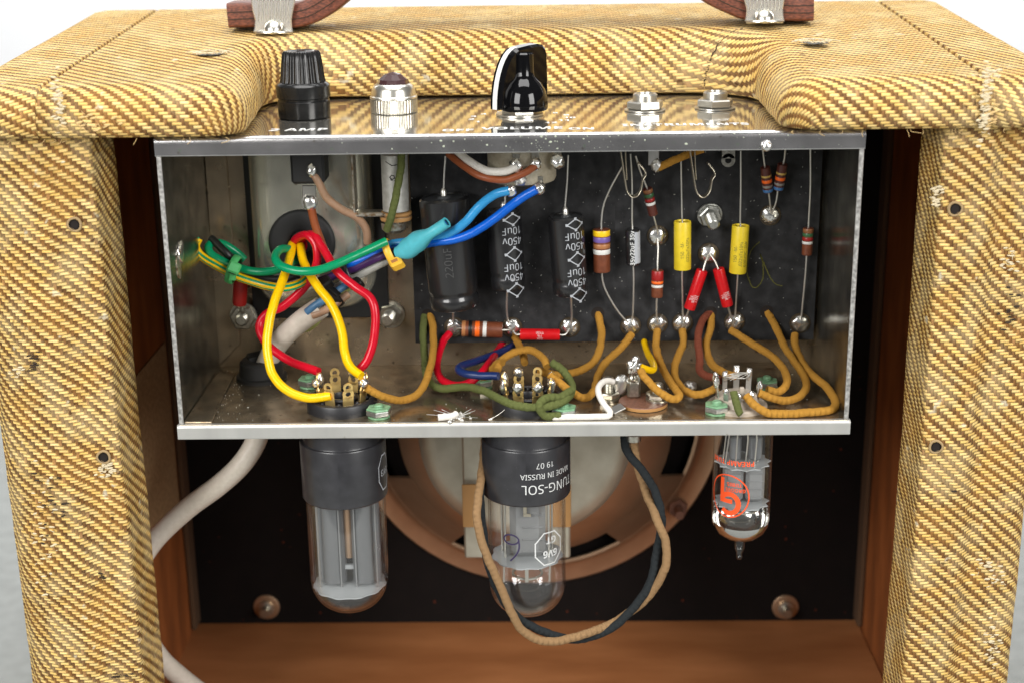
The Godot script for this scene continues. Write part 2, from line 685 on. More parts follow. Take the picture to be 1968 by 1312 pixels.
func materials():
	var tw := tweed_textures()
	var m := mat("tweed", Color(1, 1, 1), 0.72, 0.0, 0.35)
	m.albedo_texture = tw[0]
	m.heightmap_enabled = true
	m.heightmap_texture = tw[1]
	m.heightmap_scale = 0.065
	m.detail_enabled = true
	m.detail_blend_mode = BaseMaterial3D.BLEND_MODE_MIX
	m.detail_albedo = wear_texture()
	m.detail_uv_layer = BaseMaterial3D.DETAIL_UV_2
	m.detail_mask = noise_tex(0.01, 2, Color.WHITE, Color.WHITE, 1, 16)
	# woods
	m = mat("wood_orange", Color(1, 1, 1), 0.62, 0.0, 0.35)
	tri(m, noise_tex(0.012, 5, lin(0.27, 0.098, 0.032), lin(0.44, 0.180, 0.068), 31, 512), 0.005, Vector3(0.3, 1, 1))
	m = mat("wood_side", Color(1, 1, 1), 0.6, 0.0, 0.35)
	tri(m, noise_tex(0.02, 5, lin(0.17, 0.055, 0.018), lin(0.38, 0.125, 0.036), 33, 512, FastNoiseLite.TYPE_SIMPLEX_SMOOTH, lin(0.27, 0.085, 0.024)), 0.006, Vector3(1, 0.25, 1))
	m = mat("baffle_black", Color(1, 1, 1), 0.8, 0.0, 0.3)
	tri(m, speck_texture(lin(0.006, 0.004, 0.0035), 0.2, [[lin(0.16, 0.03, 0.01), 22, 1.5, 2.6]], 512, 35), 0.008)
	m = mat("old_paper", Color(1, 1, 1), 0.8)
	tri(m, noise_tex(0.03, 5, lin(0.24, 0.14, 0.065), lin(0.44, 0.28, 0.14), 37), 0.02)
	# metals
	m = mat("chassis_steel", Color(1, 1, 1), 0.30, 0.82)
	tri(m, speck_texture(lin(0.45, 0.36, 0.25), 0.12, [[lin(0.07, 0.045, 0.025), 240, 0.8, 2.6], [lin(0.55, 0.53, 0.48), 300, 0.5, 1.2], [lin(0.26, 0.15, 0.08), 12, 3.0, 7.0]], 512, 41), 0.008)
	m.roughness_texture = noise_tex(0.02, 4, Color(0.6, 0.6, 0.6), Color(1, 1, 1), 42)
	m = mat("floor_steel", Color(1, 1, 1), 0.27, 0.84)
	tri(m, speck_texture(lin(0.34, 0.275, 0.19), 0.24, [[lin(0.05, 0.03, 0.016), 420, 0.8, 2.8], [lin(0.55, 0.53, 0.48), 500, 0.5, 1.3], [lin(0.20, 0.105, 0.045), 40, 3.0, 9.0], [lin(0.42, 0.36, 0.26), 30, 3.0, 10.0]], 512, 43), 0.009)
	m.roughness_texture = noise_tex(0.025, 4, Color(0.55, 0.55, 0.55), Color(1, 1, 1), 44)
	m = mat("side_steel", Color(1, 1, 1), 0.24, 0.95)
	tri(m, speck_texture(lin(0.30, 0.29, 0.245), 0.35, [[lin(0.6, 0.58, 0.5), 200, 0.5, 1.4], [lin(0.10, 0.07, 0.04), 60, 1.0, 3.0]], 512, 45), 0.008)
	m = mat("panel_chrome", Color(1, 1, 1), 0.075, 0.93)
	tri(m, speck_texture(lin(0.74, 0.72, 0.67), 0.10, [[lin(0.40, 0.36, 0.30), 120, 0.6, 1.4], [lin(0.7, 0.69, 0.66), 80, 0.5, 1.0]], 512, 47), 0.007)
	m = mat("lip_chrome", Color(1, 1, 1), 0.24, 0.96)
	tri(m, speck_texture(lin(0.56, 0.55, 0.55), 0.10, [[lin(0.50, 0.60, 0.48), 60, 0.8, 2.4], [lin(0.22, 0.19, 0.15), 60, 0.6, 1.6]], 512, 49), 0.007)
	m = mat("lower_lip", Color(1, 1, 1), 0.42, 0.75)
	tri(m, speck_texture(lin(0.60, 0.595, 0.565), 0.06, [[lin(0.36, 0.33, 0.28), 50, 0.5, 1.3]], 512, 51, 0.9), 0.007)
	m = mat("cut_edge", Color(1, 1, 1), 0.5, 0.6)
	tri(m, noise_tex(0.12, 3, lin(0.18, 0.175, 0.165), lin(0.66, 0.65, 0.62), 53, 128), 0.03)
	m = mat("nickel", lin(0.70, 0.68, 0.61), 0.28, 0.95)
	m = mat("nickel_dull", Color(1, 1, 1), 0.30, 0.95)
	tri(m, noise_tex(0.05, 4, lin(0.42, 0.40, 0.34), lin(0.70, 0.68, 0.60), 55, 256), 0.05)
	m = mat("jack_nickel", lin(0.50, 0.485, 0.44), 0.34, 0.92)
	m = mat("bracket_nickel", lin(0.84, 0.82, 0.77), 0.22, 0.80)
	m = mat("zinc", Color(1, 1, 1), 0.34, 0.9)
	tri(m, noise_tex(0.05, 4, lin(0.30, 0.30, 0.28), lin(0.56, 0.56, 0.53), 57, 256), 0.05)
	m = mat("transformer_can", Color(1, 1, 1), 0.22, 0.74)
	tri(m, speck_texture(lin(0.74, 0.725, 0.60), 0.07, [[lin(0.08, 0.06, 0.035), 60, 0.7, 1.8], [lin(0.3, 0.27, 0.2), 40, 1.0, 3.0]], 512, 59), 0.009)
	m = mat("solder", lin(0.80, 0.79, 0.76), 0.26, 0.95)
	m = mat("solder_dull", lin(0.60, 0.59, 0.56), 0.36, 0.9)
	m = mat("lead", lin(0.66, 0.64, 0.59), 0.36, 0.85)
	m = mat("gold", lin(0.86, 0.62, 0.24), 0.34, 0.85)
	m = mat("spring_brass", lin(0.62, 0.56, 0.44), 0.28, 0.9)
	m = mat("rusty_zinc", Color(1, 1, 1), 0.34, 0.8)
	tri(m, noise_tex(0.03, 4, lin(0.16, 0.07, 0.02), lin(0.62, 0.60, 0.53), 61, 256, FastNoiseLite.TYPE_SIMPLEX_SMOOTH, lin(0.50, 0.46, 0.38)), 0.05)
	m = mat("copper_frame", Color(1, 1, 1), 0.34, 0.75)
	tri(m, noise_tex(0.02, 4, lin(0.42, 0.27, 0.165), lin(0.55, 0.365, 0.235), 63, 256), 0.01)
	m = mat("magnet_pot", Color(1, 1, 1), 0.42, 0.55)
	tri(m, noise_tex(0.015, 5, lin(0.40, 0.36, 0.28), lin(0.62, 0.59, 0.49), 65, 256), 0.012)
	# board, plastics
	m = mat("board_black", Color(1, 1, 1), 0.55, 0.0, 0.28)
	tri(m, speck_texture(lin(0.026, 0.026, 0.027), 0.35, [[lin(0.20, 0.20, 0.19), 420, 0.5, 0.9], [lin(0.45, 0.44, 0.42), 130, 0.5, 1.1], [lin(0.008, 0.008, 0.008), 120, 0.8, 2.2]], 768, 67), 0.0095)
	m.roughness_texture = noise_tex(0.03, 4, Color(0.7, 0.7, 0.7), Color(1, 1, 1), 68)
	mat("black_gloss", lin(0.003, 0.003, 0.0035), 0.07, 0.0, 0.42)
	mat("flux_ring", lin(0.06, 0.042, 0.022), 0.35, 0.4)
	mat("cloth_dark", lin(0.085, 0.042, 0.018), 0.9)
	mat("corrosion", lin(0.42, 0.46, 0.36), 0.85)
	m = mat("black_bakelite", Color(1, 1, 1), 0.20, 0.0, 0.4)
	tri(m, speck_texture(lin(0.012, 0.012, 0.012), 0.3, [[lin(0.10, 0.10, 0.09), 260, 0.5, 1.1]], 512, 69), 0.025)
	m = mat("black_rubber", lin(0.010, 0.010, 0.010), 0.62)
	m = mat("black_sleeve", lin(0.008, 0.008, 0.009), 0.16)
	m.clearcoat_enabled = true
	m.clearcoat = 0.6
	m = mat("socket_black", Color(1, 1, 1), 0.42, 0.0, 0.5)
	tri(m, speck_texture(lin(0.016, 0.016, 0.018), 0.3, [[lin(0.10, 0.10, 0.10), 200, 0.5, 1.0]], 256, 71), 0.03)
	m = mat("tube_base", Color(1, 1, 1), 0.30, 0.0, 0.55)
	tri(m, speck_texture(lin(0.026, 0.026, 0.029), 0.25, [[lin(0.16, 0.16, 0.16), 90, 0.5, 1.2]], 512, 73), 0.015)
	mat("white_print", lin(0.62, 0.63, 0.62), 0.55)
	mat("panel_print", lin(0.80, 0.80, 0.78), 0.5)
	mat("grey_print", lin(0.40, 0.42, 0.45), 0.5)
	mat("dim_print", lin(0.05, 0.05, 0.05), 0.5)
	mat("dark_print", lin(0.06, 0.06, 0.03), 0.6)
	mat("orange_print", lin(0.86, 0.085, 0.012), 0.5)
	mat("purple_ink", lin(0.035, 0.025, 0.075), 0.5)
	mat("crayon", lin(0.13, 0.125, 0.02), 0.85)
	mat("wire_yellow", lin(0.93, 0.56, 0.002), 0.24, 0.0, 0.42)
	mat("wire_red", lin(0.58, 0.004, 0.020), 0.24, 0.0, 0.42)
	mat("wire_green", lin(0.001, 0.29, 0.12), 0.24, 0.0, 0.42)
	mat("wire_blue", lin(0.003, 0.115, 0.60), 0.24, 0.0, 0.42)
	mat("wire_sky", lin(0.035, 0.30, 0.64), 0.24, 0.0, 0.42)
	mat("wire_navy", lin(0.006, 0.022, 0.11), 0.30)
	mat("wire_purple", lin(0.06, 0.018, 0.115), 0.36)
	mat("wire_grey", lin(0.40, 0.40, 0.37), 0.42)
	mat("wire_black", lin(0.008, 0.009, 0.008), 0.45)
	mat("wire_white", lin(0.80, 0.77, 0.72), 0.42)
	mat("wire_brown", lin(0.40, 0.24, 0.15), 0.42)
	mat("wire_rust", lin(0.30, 0.075, 0.022), 0.42)
	mat("wire_lime", lin(0.42, 0.45, 0.16), 0.4)
	mat("wire_steel_blue", lin(0.07, 0.19, 0.36), 0.4)
	mat("cable_white", lin(0.68, 0.62, 0.54), 0.45)
	mat("shrink_teal", lin(0.08, 0.47, 0.56), 0.42)
	mat("shrink_bore", lin(0.015, 0.12, 0.32), 0.6)
	mat("crimp_red", lin(0.36, 0.012, 0.010), 0.36)
	mat("tie_yellow", lin(0.80, 0.46, 0.04), 0.4)
	mat("tie_green", lin(0.07, 0.42, 0.13), 0.4)
	mat("tie_black", lin(0.010, 0.010, 0.010), 0.34)
	mat("cap_yellow", lin(0.80, 0.60, 0.025), 0.40)
	mat("resistor_red", lin(0.60, 0.008, 0.012), 0.26)
	m = mat("resistor_brown", Color(1, 1, 1), 0.42)
	tri(m, noise_tex(0.05, 3, lin(0.115, 0.030, 0.012), lin(0.19, 0.055, 0.022), 75, 128), 0.06)
	m = mat("resistor_maroon", lin(0.085, 0.020, 0.013), 0.40)
	for b in [["black", 0.008, 0.008, 0.008], ["brown", 0.24, 0.095, 0.035], ["red", 0.32, 0.012, 0.012], ["orange", 0.90, 0.14, 0.012], ["yellow", 0.88, 0.55, 0.01], ["green", 0.035, 0.12, 0.045], ["blue", 0.05, 0.16, 0.36], ["violet", 0.16, 0.10, 0.34], ["grey", 0.24, 0.22, 0.20], ["white", 0.66, 0.66, 0.63], ["gold", 0.50, 0.33, 0.08], ["tan", 0.38, 0.16, 0.06]]:
		mat("band_" + b[0], lin(b[1], b[2], b[3]), 0.4)
	# handling marks on the plastic insulation
	var dull := noise_tex(0.05, 4, Color(0.92, 0.915, 0.90), Color(1, 1, 1), 79, 256)
	for w in ["yellow", "red", "green", "blue", "sky", "navy", "purple", "grey", "white", "brown", "rust", "steel_blue", "lime"]:
		tri(M["wire_" + w], dull, 0.05)
	for w in ["cap_yellow", "resistor_red", "cable_white", "shrink_teal"]:
		tri(M[w], dull, 0.03)
	# cloth-covered wire
	var br := braid_textures()
	for w in [["amber", lin(0.74, 0.41, 0.085), lin(0.34, 0.145, 0.018), 81], ["olive", lin(0.23, 0.25, 0.085), lin(0.075, 0.095, 0.03), 83], ["brick", lin(0.34, 0.10, 0.055), lin(0.13, 0.035, 0.022), 85], ["tan", lin(0.46, 0.30, 0.16), lin(0.24, 0.135, 0.06), 87], ["slate", lin(0.045, 0.050, 0.052), lin(0.016, 0.019, 0.021), 89]]:
		m = mat("cloth_" + w[0], Color(1, 1, 1), 0.85, 0.0, 0.2)
		m.albedo_texture = noise_tex(0.16, 4, w[2], w[1], w[3], 256)
		m.uv1_scale = Vector3(3.0, 0.6, 1.0)
		m.heightmap_enabled = true
		m.heightmap_texture = br[0]
		m.heightmap_scale = 0.03
	# leather, fibre, ceramics
	m = mat("leather", Color(1, 1, 1), 0.48)
	tri(m, noise_tex(0.05, 5, lin(0.04, 0.010, 0.005), lin(0.24, 0.070, 0.034), 91, 256, FastNoiseLite.TYPE_SIMPLEX_SMOOTH, lin(0.12, 0.033, 0.016)), 0.05, Vector3(0.7, 1.6, 1))
	m = mat("fibre_red", Color(1, 1, 1), 0.42)
	tri(m, noise_tex(0.05, 4, lin(0.12, 0.05, 0.03), lin(0.24, 0.11, 0.07), 93, 256), 0.05)
	m = mat("fibre_tan", lin(0.42, 0.22, 0.075), 0.6)
	m = mat("phenolic_tan", Color(1, 1, 1), 0.46)
	tri(m, noise_tex(0.05, 4, lin(0.33, 0.29, 0.21), lin(0.48, 0.43, 0.33), 95, 256), 0.05)
	m = mat("socket_cream", lin(0.42, 0.36, 0.29), 0.5)
	m = mat("nut_green", Color(1, 1, 1), 0.35, 0.1)
	tri(m, noise_tex(0.03, 4, lin(0.10, 0.24, 0.12), lin(0.30, 0.50, 0.31), 97, 256), 0.06)
	m = mat("barrel_white", Color(1, 1, 1), 0.42, 0.45)
	tri(m, noise_tex(0.04, 4, lin(0.42, 0.41, 0.37), lin(0.66, 0.65, 0.60), 99, 256), 0.03)
	mat("plate_grey", lin(0.25, 0.255, 0.255), 0.40, 0.3)
	mat("plate_mid", lin(0.15, 0.156, 0.16), 0.40, 0.35)
	mat("plate_dark", lin(0.055, 0.058, 0.062), 0.4, 0.3)
	m = mat("mica", lin(0.36, 0.38, 0.385), 0.22)
	m = mat("getter", lin(0.62, 0.62, 0.60), 0.12, 1.0)
	m = mat("jewel", lin(0.030, 0.003, 0.005), 0.06)
	m.clearcoat_enabled = true
	m = mat("glass", Color(1, 1, 1, 0.004), 0.02)
	m.transparency = BaseMaterial3D.TRANSPARENCY_ALPHA
	m = mat("frayed", lin(0.60, 0.51, 0.34), 0.9)
	mat("frayed_tan", lin(0.58, 0.40, 0.17), 0.9)
	mat("hole_edge", lin(0.34, 0.235, 0.115), 0.9)
	mat("bald_grey", lin(0.13, 0.12, 0.095), 0.7)
	mat("grime", lin(0.030, 0.017, 0.008), 0.85)
	mat("hole_dark", lin(0.010, 0.006, 0.004), 0.9)
	# setting
	m = mat("concrete", Color(1, 1, 1), 0.7)
	tri(m, noise_tex(0.012, 5, lin(0.22, 0.23, 0.22), lin(0.28, 0.29, 0.28), 101, 512), 0.012)
	mat("studio_white", lin(0.88, 0.89, 0.90), 0.9)

func atx(u: float, v: float, x: float) -> Vector3:
	var d := ray(u, v)
	return EYE + d * ((x - EYE.x) / d.x)

func sweep_x(mb: MB, prof: Array, x0: float, x1: float):
	# prof: (z, y) pairs, extruded along x, smooth where the bend is gentle
	var nm := []
	for i in prof.size() - 1:
		var d: Vector2 = (prof[i + 1] - prof[i]).normalized()
		nm.append(Vector2(-d.y, d.x))
	for i in prof.size() - 1:
		var na: Vector2 = nm[i]
		var nb: Vector2 = nm[i]
		if i > 0 and absf(nm[i].angle_to(nm[i - 1])) < 0.7:
			na = (nm[i] + nm[i - 1]).normalized()
		if i < nm.size() - 1 and absf(nm[i].angle_to(nm[i + 1])) < 0.7:
			nb = (nm[i] + nm[i + 1]).normalized()
		var a: Vector2 = prof[i]
		var b: Vector2 = prof[i + 1]
		var f := mb.v.size()
		mb.vert(Vector3(x0, a.y, a.x), Vector3(0, na.y, na.x))
		mb.vert(Vector3(x1, a.y, a.x), Vector3(0, na.y, na.x))
		mb.vert(Vector3(x1, b.y, b.x), Vector3(0, nb.y, nb.x))
		mb.vert(Vector3(x0, b.y, b.x), Vector3(0, nb.y, nb.x))
		mb.quad(f, f + 1, f + 2, f + 3)

# ==================================================================== setting
func setting():
	var mb := MB.new()
	mb.box(Vector3(0, -308, -180), Vector3(2600, 30, 1560), 2.0)
	structure("tabletop", mb, M.concrete)
	mb = MB.new()
	mb.box(Vector3(0, 600, -1900), Vector3(7000, 4200, 20), 2.0)
	structure("backdrop", mb, M.studio_white)

# ==================================================================== cabinet
func ytop(z: float) -> float:
	return 25.0 - z / 180.0 * 15.5

const TW := Vector2(94.0, 98.0)

func cover(called: String, outline: Array, root: Node3D, turn := 0.0, shift := Vector2.ZERO):
	# outline: [place in plan (x, z), inset] pairs; the rim is rolled over the edge
	var prof := [Vector2(0.45, 0.0), Vector2(0.12, 0.04), Vector2(0.02, 0.14), Vector2(0, 0.30), Vector2(0.02, 0.46), Vector2(0.07, 0.60), Vector2(0.16, 0.73), Vector2(0.30, 0.84), Vector2(0.48, 0.92), Vector2(0.72, 0.98), Vector2(1.0, 1.0)]
	var rows := []
	var uvs := []
	var uv2 := []
	var low := 7.4
	for k in prof.size():
		var row := []
		var ur := []
		var u2 := []
		for o in outline:
			var p: Vector2 = o[0] + o[1] * prof[k].x
			var inner: Vector2 = o[0] + o[1]
			var y := lerpf(low, ytop(inner.y), prof[k].y)
			var arc := 0.0
			for j in range(k, prof.size() - 1):
				var d: Vector2 = prof[j + 1] - prof[j]
				arc += Vector2(d.x * minf(o[1].length(), 14.0), d.y * (ytop(inner.y) - low)).length()
			var dir: Vector2 = -o[1].normalized() if o[1].length() > 3.0 else Vector2.ZERO
			var w := Vector3(p.x, y, p.y)
			var b: float = nz(w, 0.03) * 0.9 * (1.0 - prof[k].x)
			w += Vector3(dir.x, 0.0, dir.y) * b
			row.append(w)
			ur.append(((inner + dir * arc).rotated(turn) + shift) / TW)
			u2.append((inner + dir * arc) / 190.0)
		rows.append(row)
		uvs.append(ur)
		uv2.append(u2)
	var mb := MB.new()
	mb.grid(rows, uvs, true, Vector3(-outline[0][1].x, 0, -outline[0][1].y).normalized(), uv2)
	var cap := PackedVector2Array()
	var under := PackedVector2Array()
	for o in outline:
		cap.append(o[0] + o[1])
		under.append(o[0] + o[1] * 0.45)
	for s in 2:
		var poly := cap if s == 0 else under
		var first := mb.v.size()
		for q in poly:
			mb.vert(Vector3(q.x, ytop(q.y) if s == 0 else low, q.y), Vector3(0, 0.997, -0.07) if s == 0 else Vector3.DOWN, (q.rotated(turn) + shift) / TW, q / 190.0)
		var ids := Geometry2D.triangulate_polygon(poly)
		for k in range(0, ids.size(), 3):
			mb.tri(first + ids[k], first + ids[k + 1], first + ids[k + 2])
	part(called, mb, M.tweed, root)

func line_pts(a: Vector2, b: Vector2, inset: Vector2, n: int) -> Array:
	var o := []
	for i in range(1, n):
		var p := a.lerp(b, float(i) / n)
		if p.distance_to(a) > 13.4 and p.distance_to(b) > 13.4:
			o.append([p, inset])
	return o

func arc_pts(c: Vector2, r: float, a0: float, a1: float, ins: float, n: int) -> Array:
	# ins > 0: towards the centre, < 0: away from it
	var o := []
	for i in n + 1:
		var a := deg_to_rad(lerpf(a0, a1, float(i) / n))
		var d := Vector2(cos(a), sin(a))
		o.append([c + d * r, -d * ins])
	return o

func post(called: String, prof: Array, root: Node3D, sgn: float):
	var p3 := PackedVector3Array()
	for q in prof:
		p3.append(Vector3(q.x, 0, q.y))
	var fine := smooth(p3, 1.1)
	var rows := []
	var uvs := []
	var uv2 := []
	for i in 45:
		var y := lerpf(7.6, -290.0, i / 44.0)
		var row := []
		var ur := []
		var u2 := []
		var run := 0.0
		for j in fine.size():
			if j > 0:
				run += fine[j].distance_to(fine[j - 1])
			var w := Vector3(fine[j].x, y, fine[j].z)
			w.z += nz(Vector3(w.x, y * 0.7, 3.0), 0.035) * 1.0
			w.x += nz(Vector3(w.x, y * 0.7, 40.0), 0.03) * 0.7
			row.append(w)
			var side := run * sgn
			ur.append(Vector2(side + nz(w, 0.02) * 1.2, -y + nz(w + Vector3(9, 9, 9), 0.018) * 2.0) / TW)
			u2.append(Vector2(side + 60.0 * sgn, -y) / 170.0)
		rows.append(row)
		uvs.append(ur)
		uv2.append(u2)
	var mb := MB.new()
	var q := fine.size() / 3
	mb.grid(rows, uvs, false, Vector3(sgn, 0, 0), uv2)
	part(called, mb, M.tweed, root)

func fray(root: Node3D, c: Vector3, spread: Vector2, count: int, m: Material, lay := 0.12):
	# loose white yarn ends standing off the worn weave
	var mb := MB.new()
	for i in int(count * 0.62):
		var d := Vector2(rng.randfn(0, 0.45), rng.randfn(0, 0.45))
		var o := c + Vector3(d.x * spread.x, d.y * spread.y, lay + rng.randf() * 0.15)
		if i % 3 > 0:        # bleached floats of the weave, lying flat
			var b := Basis.from_euler(Vector3(rng.randfn(0, 0.15), rng.randfn(0, 0.10), rng.randfn(0.10, 0.16)))
			mb.blob(o - Vector3(0, 0, 0.10), Vector3(rng.randf_range(0.7, 1.35), rng.randf_range(0.28, 0.46), 0.30), 0.25, i, noise, b, 5, 8)
			continue
		var a := rng.randfn(0.1, 0.5)
		var l := rng.randf_range(0.3, 0.9)
		var dir := Vector3(cos(a), sin(a), rng.randfn(0, 0.18)) * l
		mb.tube(PackedVector3Array([o - dir, o + Vector3(0, 0, 0.18), o + dir]), rng.randf_range(0.07, 0.15), 5)
	var p := part("frayed_threads", mb, m, root)
	p.set_meta("kind", "stuff")

func cabinet():
	var root := thing("amplifier_cabinet", "worn tweed-covered amplifier cabinet with its back panel taken off", "amplifier cabinet", Vector3(0, -292, -90))
	var f := 9.0
	var z1 := -180.0
	var i := 13.0
	var o := [[Vector2(-163, f), Vector2(0.9, -i)]]
	o += line_pts(Vector2(-163, f), Vector2(-106, f), Vector2(0, -i), 22)
	o += arc_pts(Vector2(-106, f - 14.0), 14.0, 90.0, 0.0, i, 14)
	o += line_pts(Vector2(-92, f - 14.0), Vector2(-97, -66), Vector2(-i, 0), 28)
	o += arc_pts(Vector2(-69, -66), 28.0, 180.0, 270.0, -i, 18)
	o += line_pts(Vector2(-69, -94), Vector2(68, -94), Vector2(0, -i), 50)
	o += arc_pts(Vector2(68, -66), 28.0, 270.0, 360.0, -i, 18)
	o += line_pts(Vector2(96, -66), Vector2(94, f - 14.0), Vector2(i, 0), 28)
	o += arc_pts(Vector2(108, f - 14.0), 14.0, 180.0, 90.0, i, 14)
	o += line_pts(Vector2(108, f), Vector2(165, f), Vector2(0, -i), 22)
	o.append([Vector2(165, f), Vector2(-0.9, -i)])
	o += line_pts(Vector2(165, f), Vector2(165, z1), Vector2(-0.9, 0), 40)
	o.append([Vector2(165, z1), Vector2(-0.9, i)])
	o += line_pts(Vector2(165, z1), Vector2(-163, z1), Vector2(0, i), 60)
	o.append([Vector2(-163, z1), Vector2(0.9, i)])
	o += line_pts(Vector2(-163, z1), Vector2(-163, f), Vector2(0.9, 0), 40)
	cover("top_covering", o, root, 0.0)
	# the side pieces wrapped over the ends of the top
	for s in [-1.0, 1.0]:
		var a := -163.0 if s < 0.0 else 165.0
		a += s * 0.25
		var b: float = 200.0 * s
		var w := [[Vector2(a, f), Vector2(0.9 * s, -i)]]
		w += line_pts(Vector2(a, f), Vector2(b - 14.0 * s, f), Vector2(0, -i), 8)
		if s < 0.0:
			w += arc_pts(Vector2(b + 14.0, f - 14.0), 14.0, 90.0, 180.0, i, 10)
		else:
			w += arc_pts(Vector2(b - 14.0, f - 14.0), 14.0, 90.0, 0.0, i, 10)
		w += line_pts(Vector2(b, f - 14.0), Vector2(b, z1 + 16.0), Vector2(-i * s, 0), 40)
		w += arc_pts(Vector2(b - 16.0 * s, z1 + 16.0), 16.0, 180.0 if s < 0.0 else 360.0, 270.0, i, 8)
		w += line_pts(Vector2(b - 16.0 * s, z1), Vector2(a, z1), Vector2(0, i), 8)
		w.append([Vector2(a, z1), Vector2(0.9 * s, i)])
		w += line_pts(Vector2(a, z1), Vector2(a, f), Vector2(0.9 * s, 0), 40)
		cover("side_covering", w, root, 0.20 if s < 0.0 else -0.35, Vector2(31, 17))
	# stitched seams and the glued laps at the corners of the notch
	var rim := [Vector2(0.02, 0.14), Vector2(0, 0.30), Vector2(0.02, 0.46), Vector2(0.07, 0.60), Vector2(0.16, 0.73), Vector2(0.30, 0.84), Vector2(0.48, 0.92), Vector2(0.72, 0.98), Vector2(1.0, 1.0)]
	for sx in [-1.0, 1.0]:
		var p := PackedVector3Array()
		for k in rim.size():
			var a := deg_to_rad((292.0 + k * 2.3) if sx > 0 else (246.0 - k * 1.6))
			var rr: float = 28.0 + 13.0 * rim[k].x - 0.12
			var cc := Vector2(68 if sx > 0 else -69, -66) + Vector2(cos(a), sin(a)) * rr
			p.append(Vector3(cc.x, lerpf(7.4, ytop(cc.y), rim[k].y) + 0.05, cc.y))
		var ps := smooth(p, 0.8)
		for k in ps.size():
			ps[k] += Vector3(nz(ps[k], 0.5), 0, nz(ps[k] + Vector3(4, 4, 4), 0.5) * 0.3) * 1.6
		var radii := PackedFloat32Array()
		for k in ps.size():
			radii.append(0.30 + 0.22 * nz(ps[k], 0.9))
		var mb := MB.new()
		mb.tube(ps, 0.3, 6, true, radii)
		part("seam", mb, M.grime if sx > 0 else M.cloth_dark, root)
		mb = MB.new()
		for k in 46:
			var q := ps[rng.randi_range(0, ps.size() - 1)]
			var l := Vector3(rng.randfn(0, 0.8), rng.randfn(0.1, 0.5), rng.randfn(0.2, 0.3))
			mb.tube(PackedVector3Array([q - l, q + Vector3(0, 0, 0.3), q + l]), 0.12, 4)
		part("frayed_threads", mb, M.frayed_tan, root).set_meta("kind", "stuff")
	# posts: a rail in front of the wall, then the rounded edge of the wall
	var lp := [Vector2(-166, -29), Vector2(-157, -29), Vector2(-148, -28.5), Vector2(-148, -14), Vector2(-148.1, -3), Vector2(-148.7, -0.8), Vector2(-150.6, 0), Vector2(-154, 0), Vector2(-159, 0.2), Vector2(-162.5, 1.4), Vector2(-166, 3.0), Vector2(-172, 3.2), Vector2(-181.5, 1.6), Vector2(-189.5, -2.2), Vector2(-194.5, -8), Vector2(-196.7, -16), Vector2(-197.2, -60), Vector2(-197.2, -178)]
	post("rear_post", lp, root, -1.0)
	var rp := [Vector2(170, -29), Vector2(162, -29), Vector2(152.4, -28.5), Vector2(152.4, -14), Vector2(152.5, -3), Vector2(153.2, -0.8), Vector2(155.2, 0), Vector2(160, 0), Vector2(167, -0.3), Vector2(171, -1.6), Vector2(174.5, -4.6), Vector2(178, -5.6), Vector2(186, -6.0), Vector2(194, -8.2), Vector2(198.2, -14), Vector2(199.8, -24), Vector2(200, -60), Vector2(200, -178)]
	post("rear_post", rp, root, 1.0)
	# timber shell
	for s in [-1.0, 1.0]:
		var mb := MB.new()
		mb.box(Vector3(-178 if s < 0 else 183, -140, -101), Vector3(26, 294, 154), 0.6)
		part("side_panel", mb, M.wood_side, root)
	var mb := MB.new()
	mb.box(Vector3(2, -274, -92), Vector3(336, 20, 170), 0.8)
	part("floor_panel", mb, M.wood_orange, root)
	mb = MB.new()
	mb.box(Vector3(2, -125, -155), Vector3(336, 280, 9), 0.5)
	part("baffle_board", mb, M.baffle_black, root)
	for s in [-1.0, 1.0]:
		mb = MB.new()
		mb.box(Vector3(-163.6 if s < 0 else 168.6, -128, -144.5), Vector3(2.6, 268, 11), 0.8, Basis.IDENTITY, 0.0112)
		part("grille_cloth_edge", mb, M.cloth_dark, root)
	mb = MB.new()
	mb.box(Vector3(-164.8, -152, -104), Vector3(0.6, 84, 66), 0.1)
	part("paper_label", mb, M.old_paper, root, "old brown paper label on the inner wall")
	# screw holes left by the back panel
	for h in [[143, 431, 0.3], [199, 877, 0.3], [1836, 401, 0.1], [1799, 857, 0.1]]:
		var c := at(h[0], h[1], h[2])
		mb = MB.new()
		mb.lathe([Vector2(0.0, 0.35), Vector2(1.75, 0.35), Vector2(1.85, 0.9)], c, Vector3(0, 0, 1), 16)
		var hp := part("screw_hole", mb, M.hole_dark, root)
		mb = MB.new()
		var ringp := PackedVector3Array()
		for k in 17:
			var a := TAU * k / 16
			ringp.append(c + Vector3(cos(a), sin(a), 0.16) * (2.35 + 0.12 * sin(a * 3.0 + h[0])))
		mb.tube(ringp, 0.55, 6, false)
		part("hole_rim", mb, M.hole_edge, hp)
	# torn spots on top where screws sat
	for h in [[405, 104, -60], [1567, 82, -80]]:
		var c: Vector3 = aty(h[0], h[1], ytop(h[2]))
		for k in 6:
			c = aty(h[0], h[1], ytop(c.z))
		mb = MB.new()
		mb.blob(c + Vector3(0, 0.02, 0), Vector3(4.6, 0.3, 4.8), 0.6, h[0], noise)
		part("worn_patch", mb, M.bald_grey, root, "grey bald spot in the tweed")
		mb = MB.new()
		for k in 70:
			var a := rng.randf() * TAU
			var q := c + Vector3(cos(a) * rng.randf_range(4.5, 7.5), 0.7, sin(a) * rng.randf_range(4, 7))
			var l := Vector3(rng.randfn(0, 1), 0.2, rng.randfn(0, 1))
			mb.tube(PackedVector3Array([q - l, q + Vector3(0, 0.4, 0), q + l]), 0.13, 5)
		part("frayed_threads", mb, M.frayed, root).set_meta("kind", "stuff")
	fray(root, at(112, 205, 9.6), Vector2(2.2, 12), 90, M.frayed)
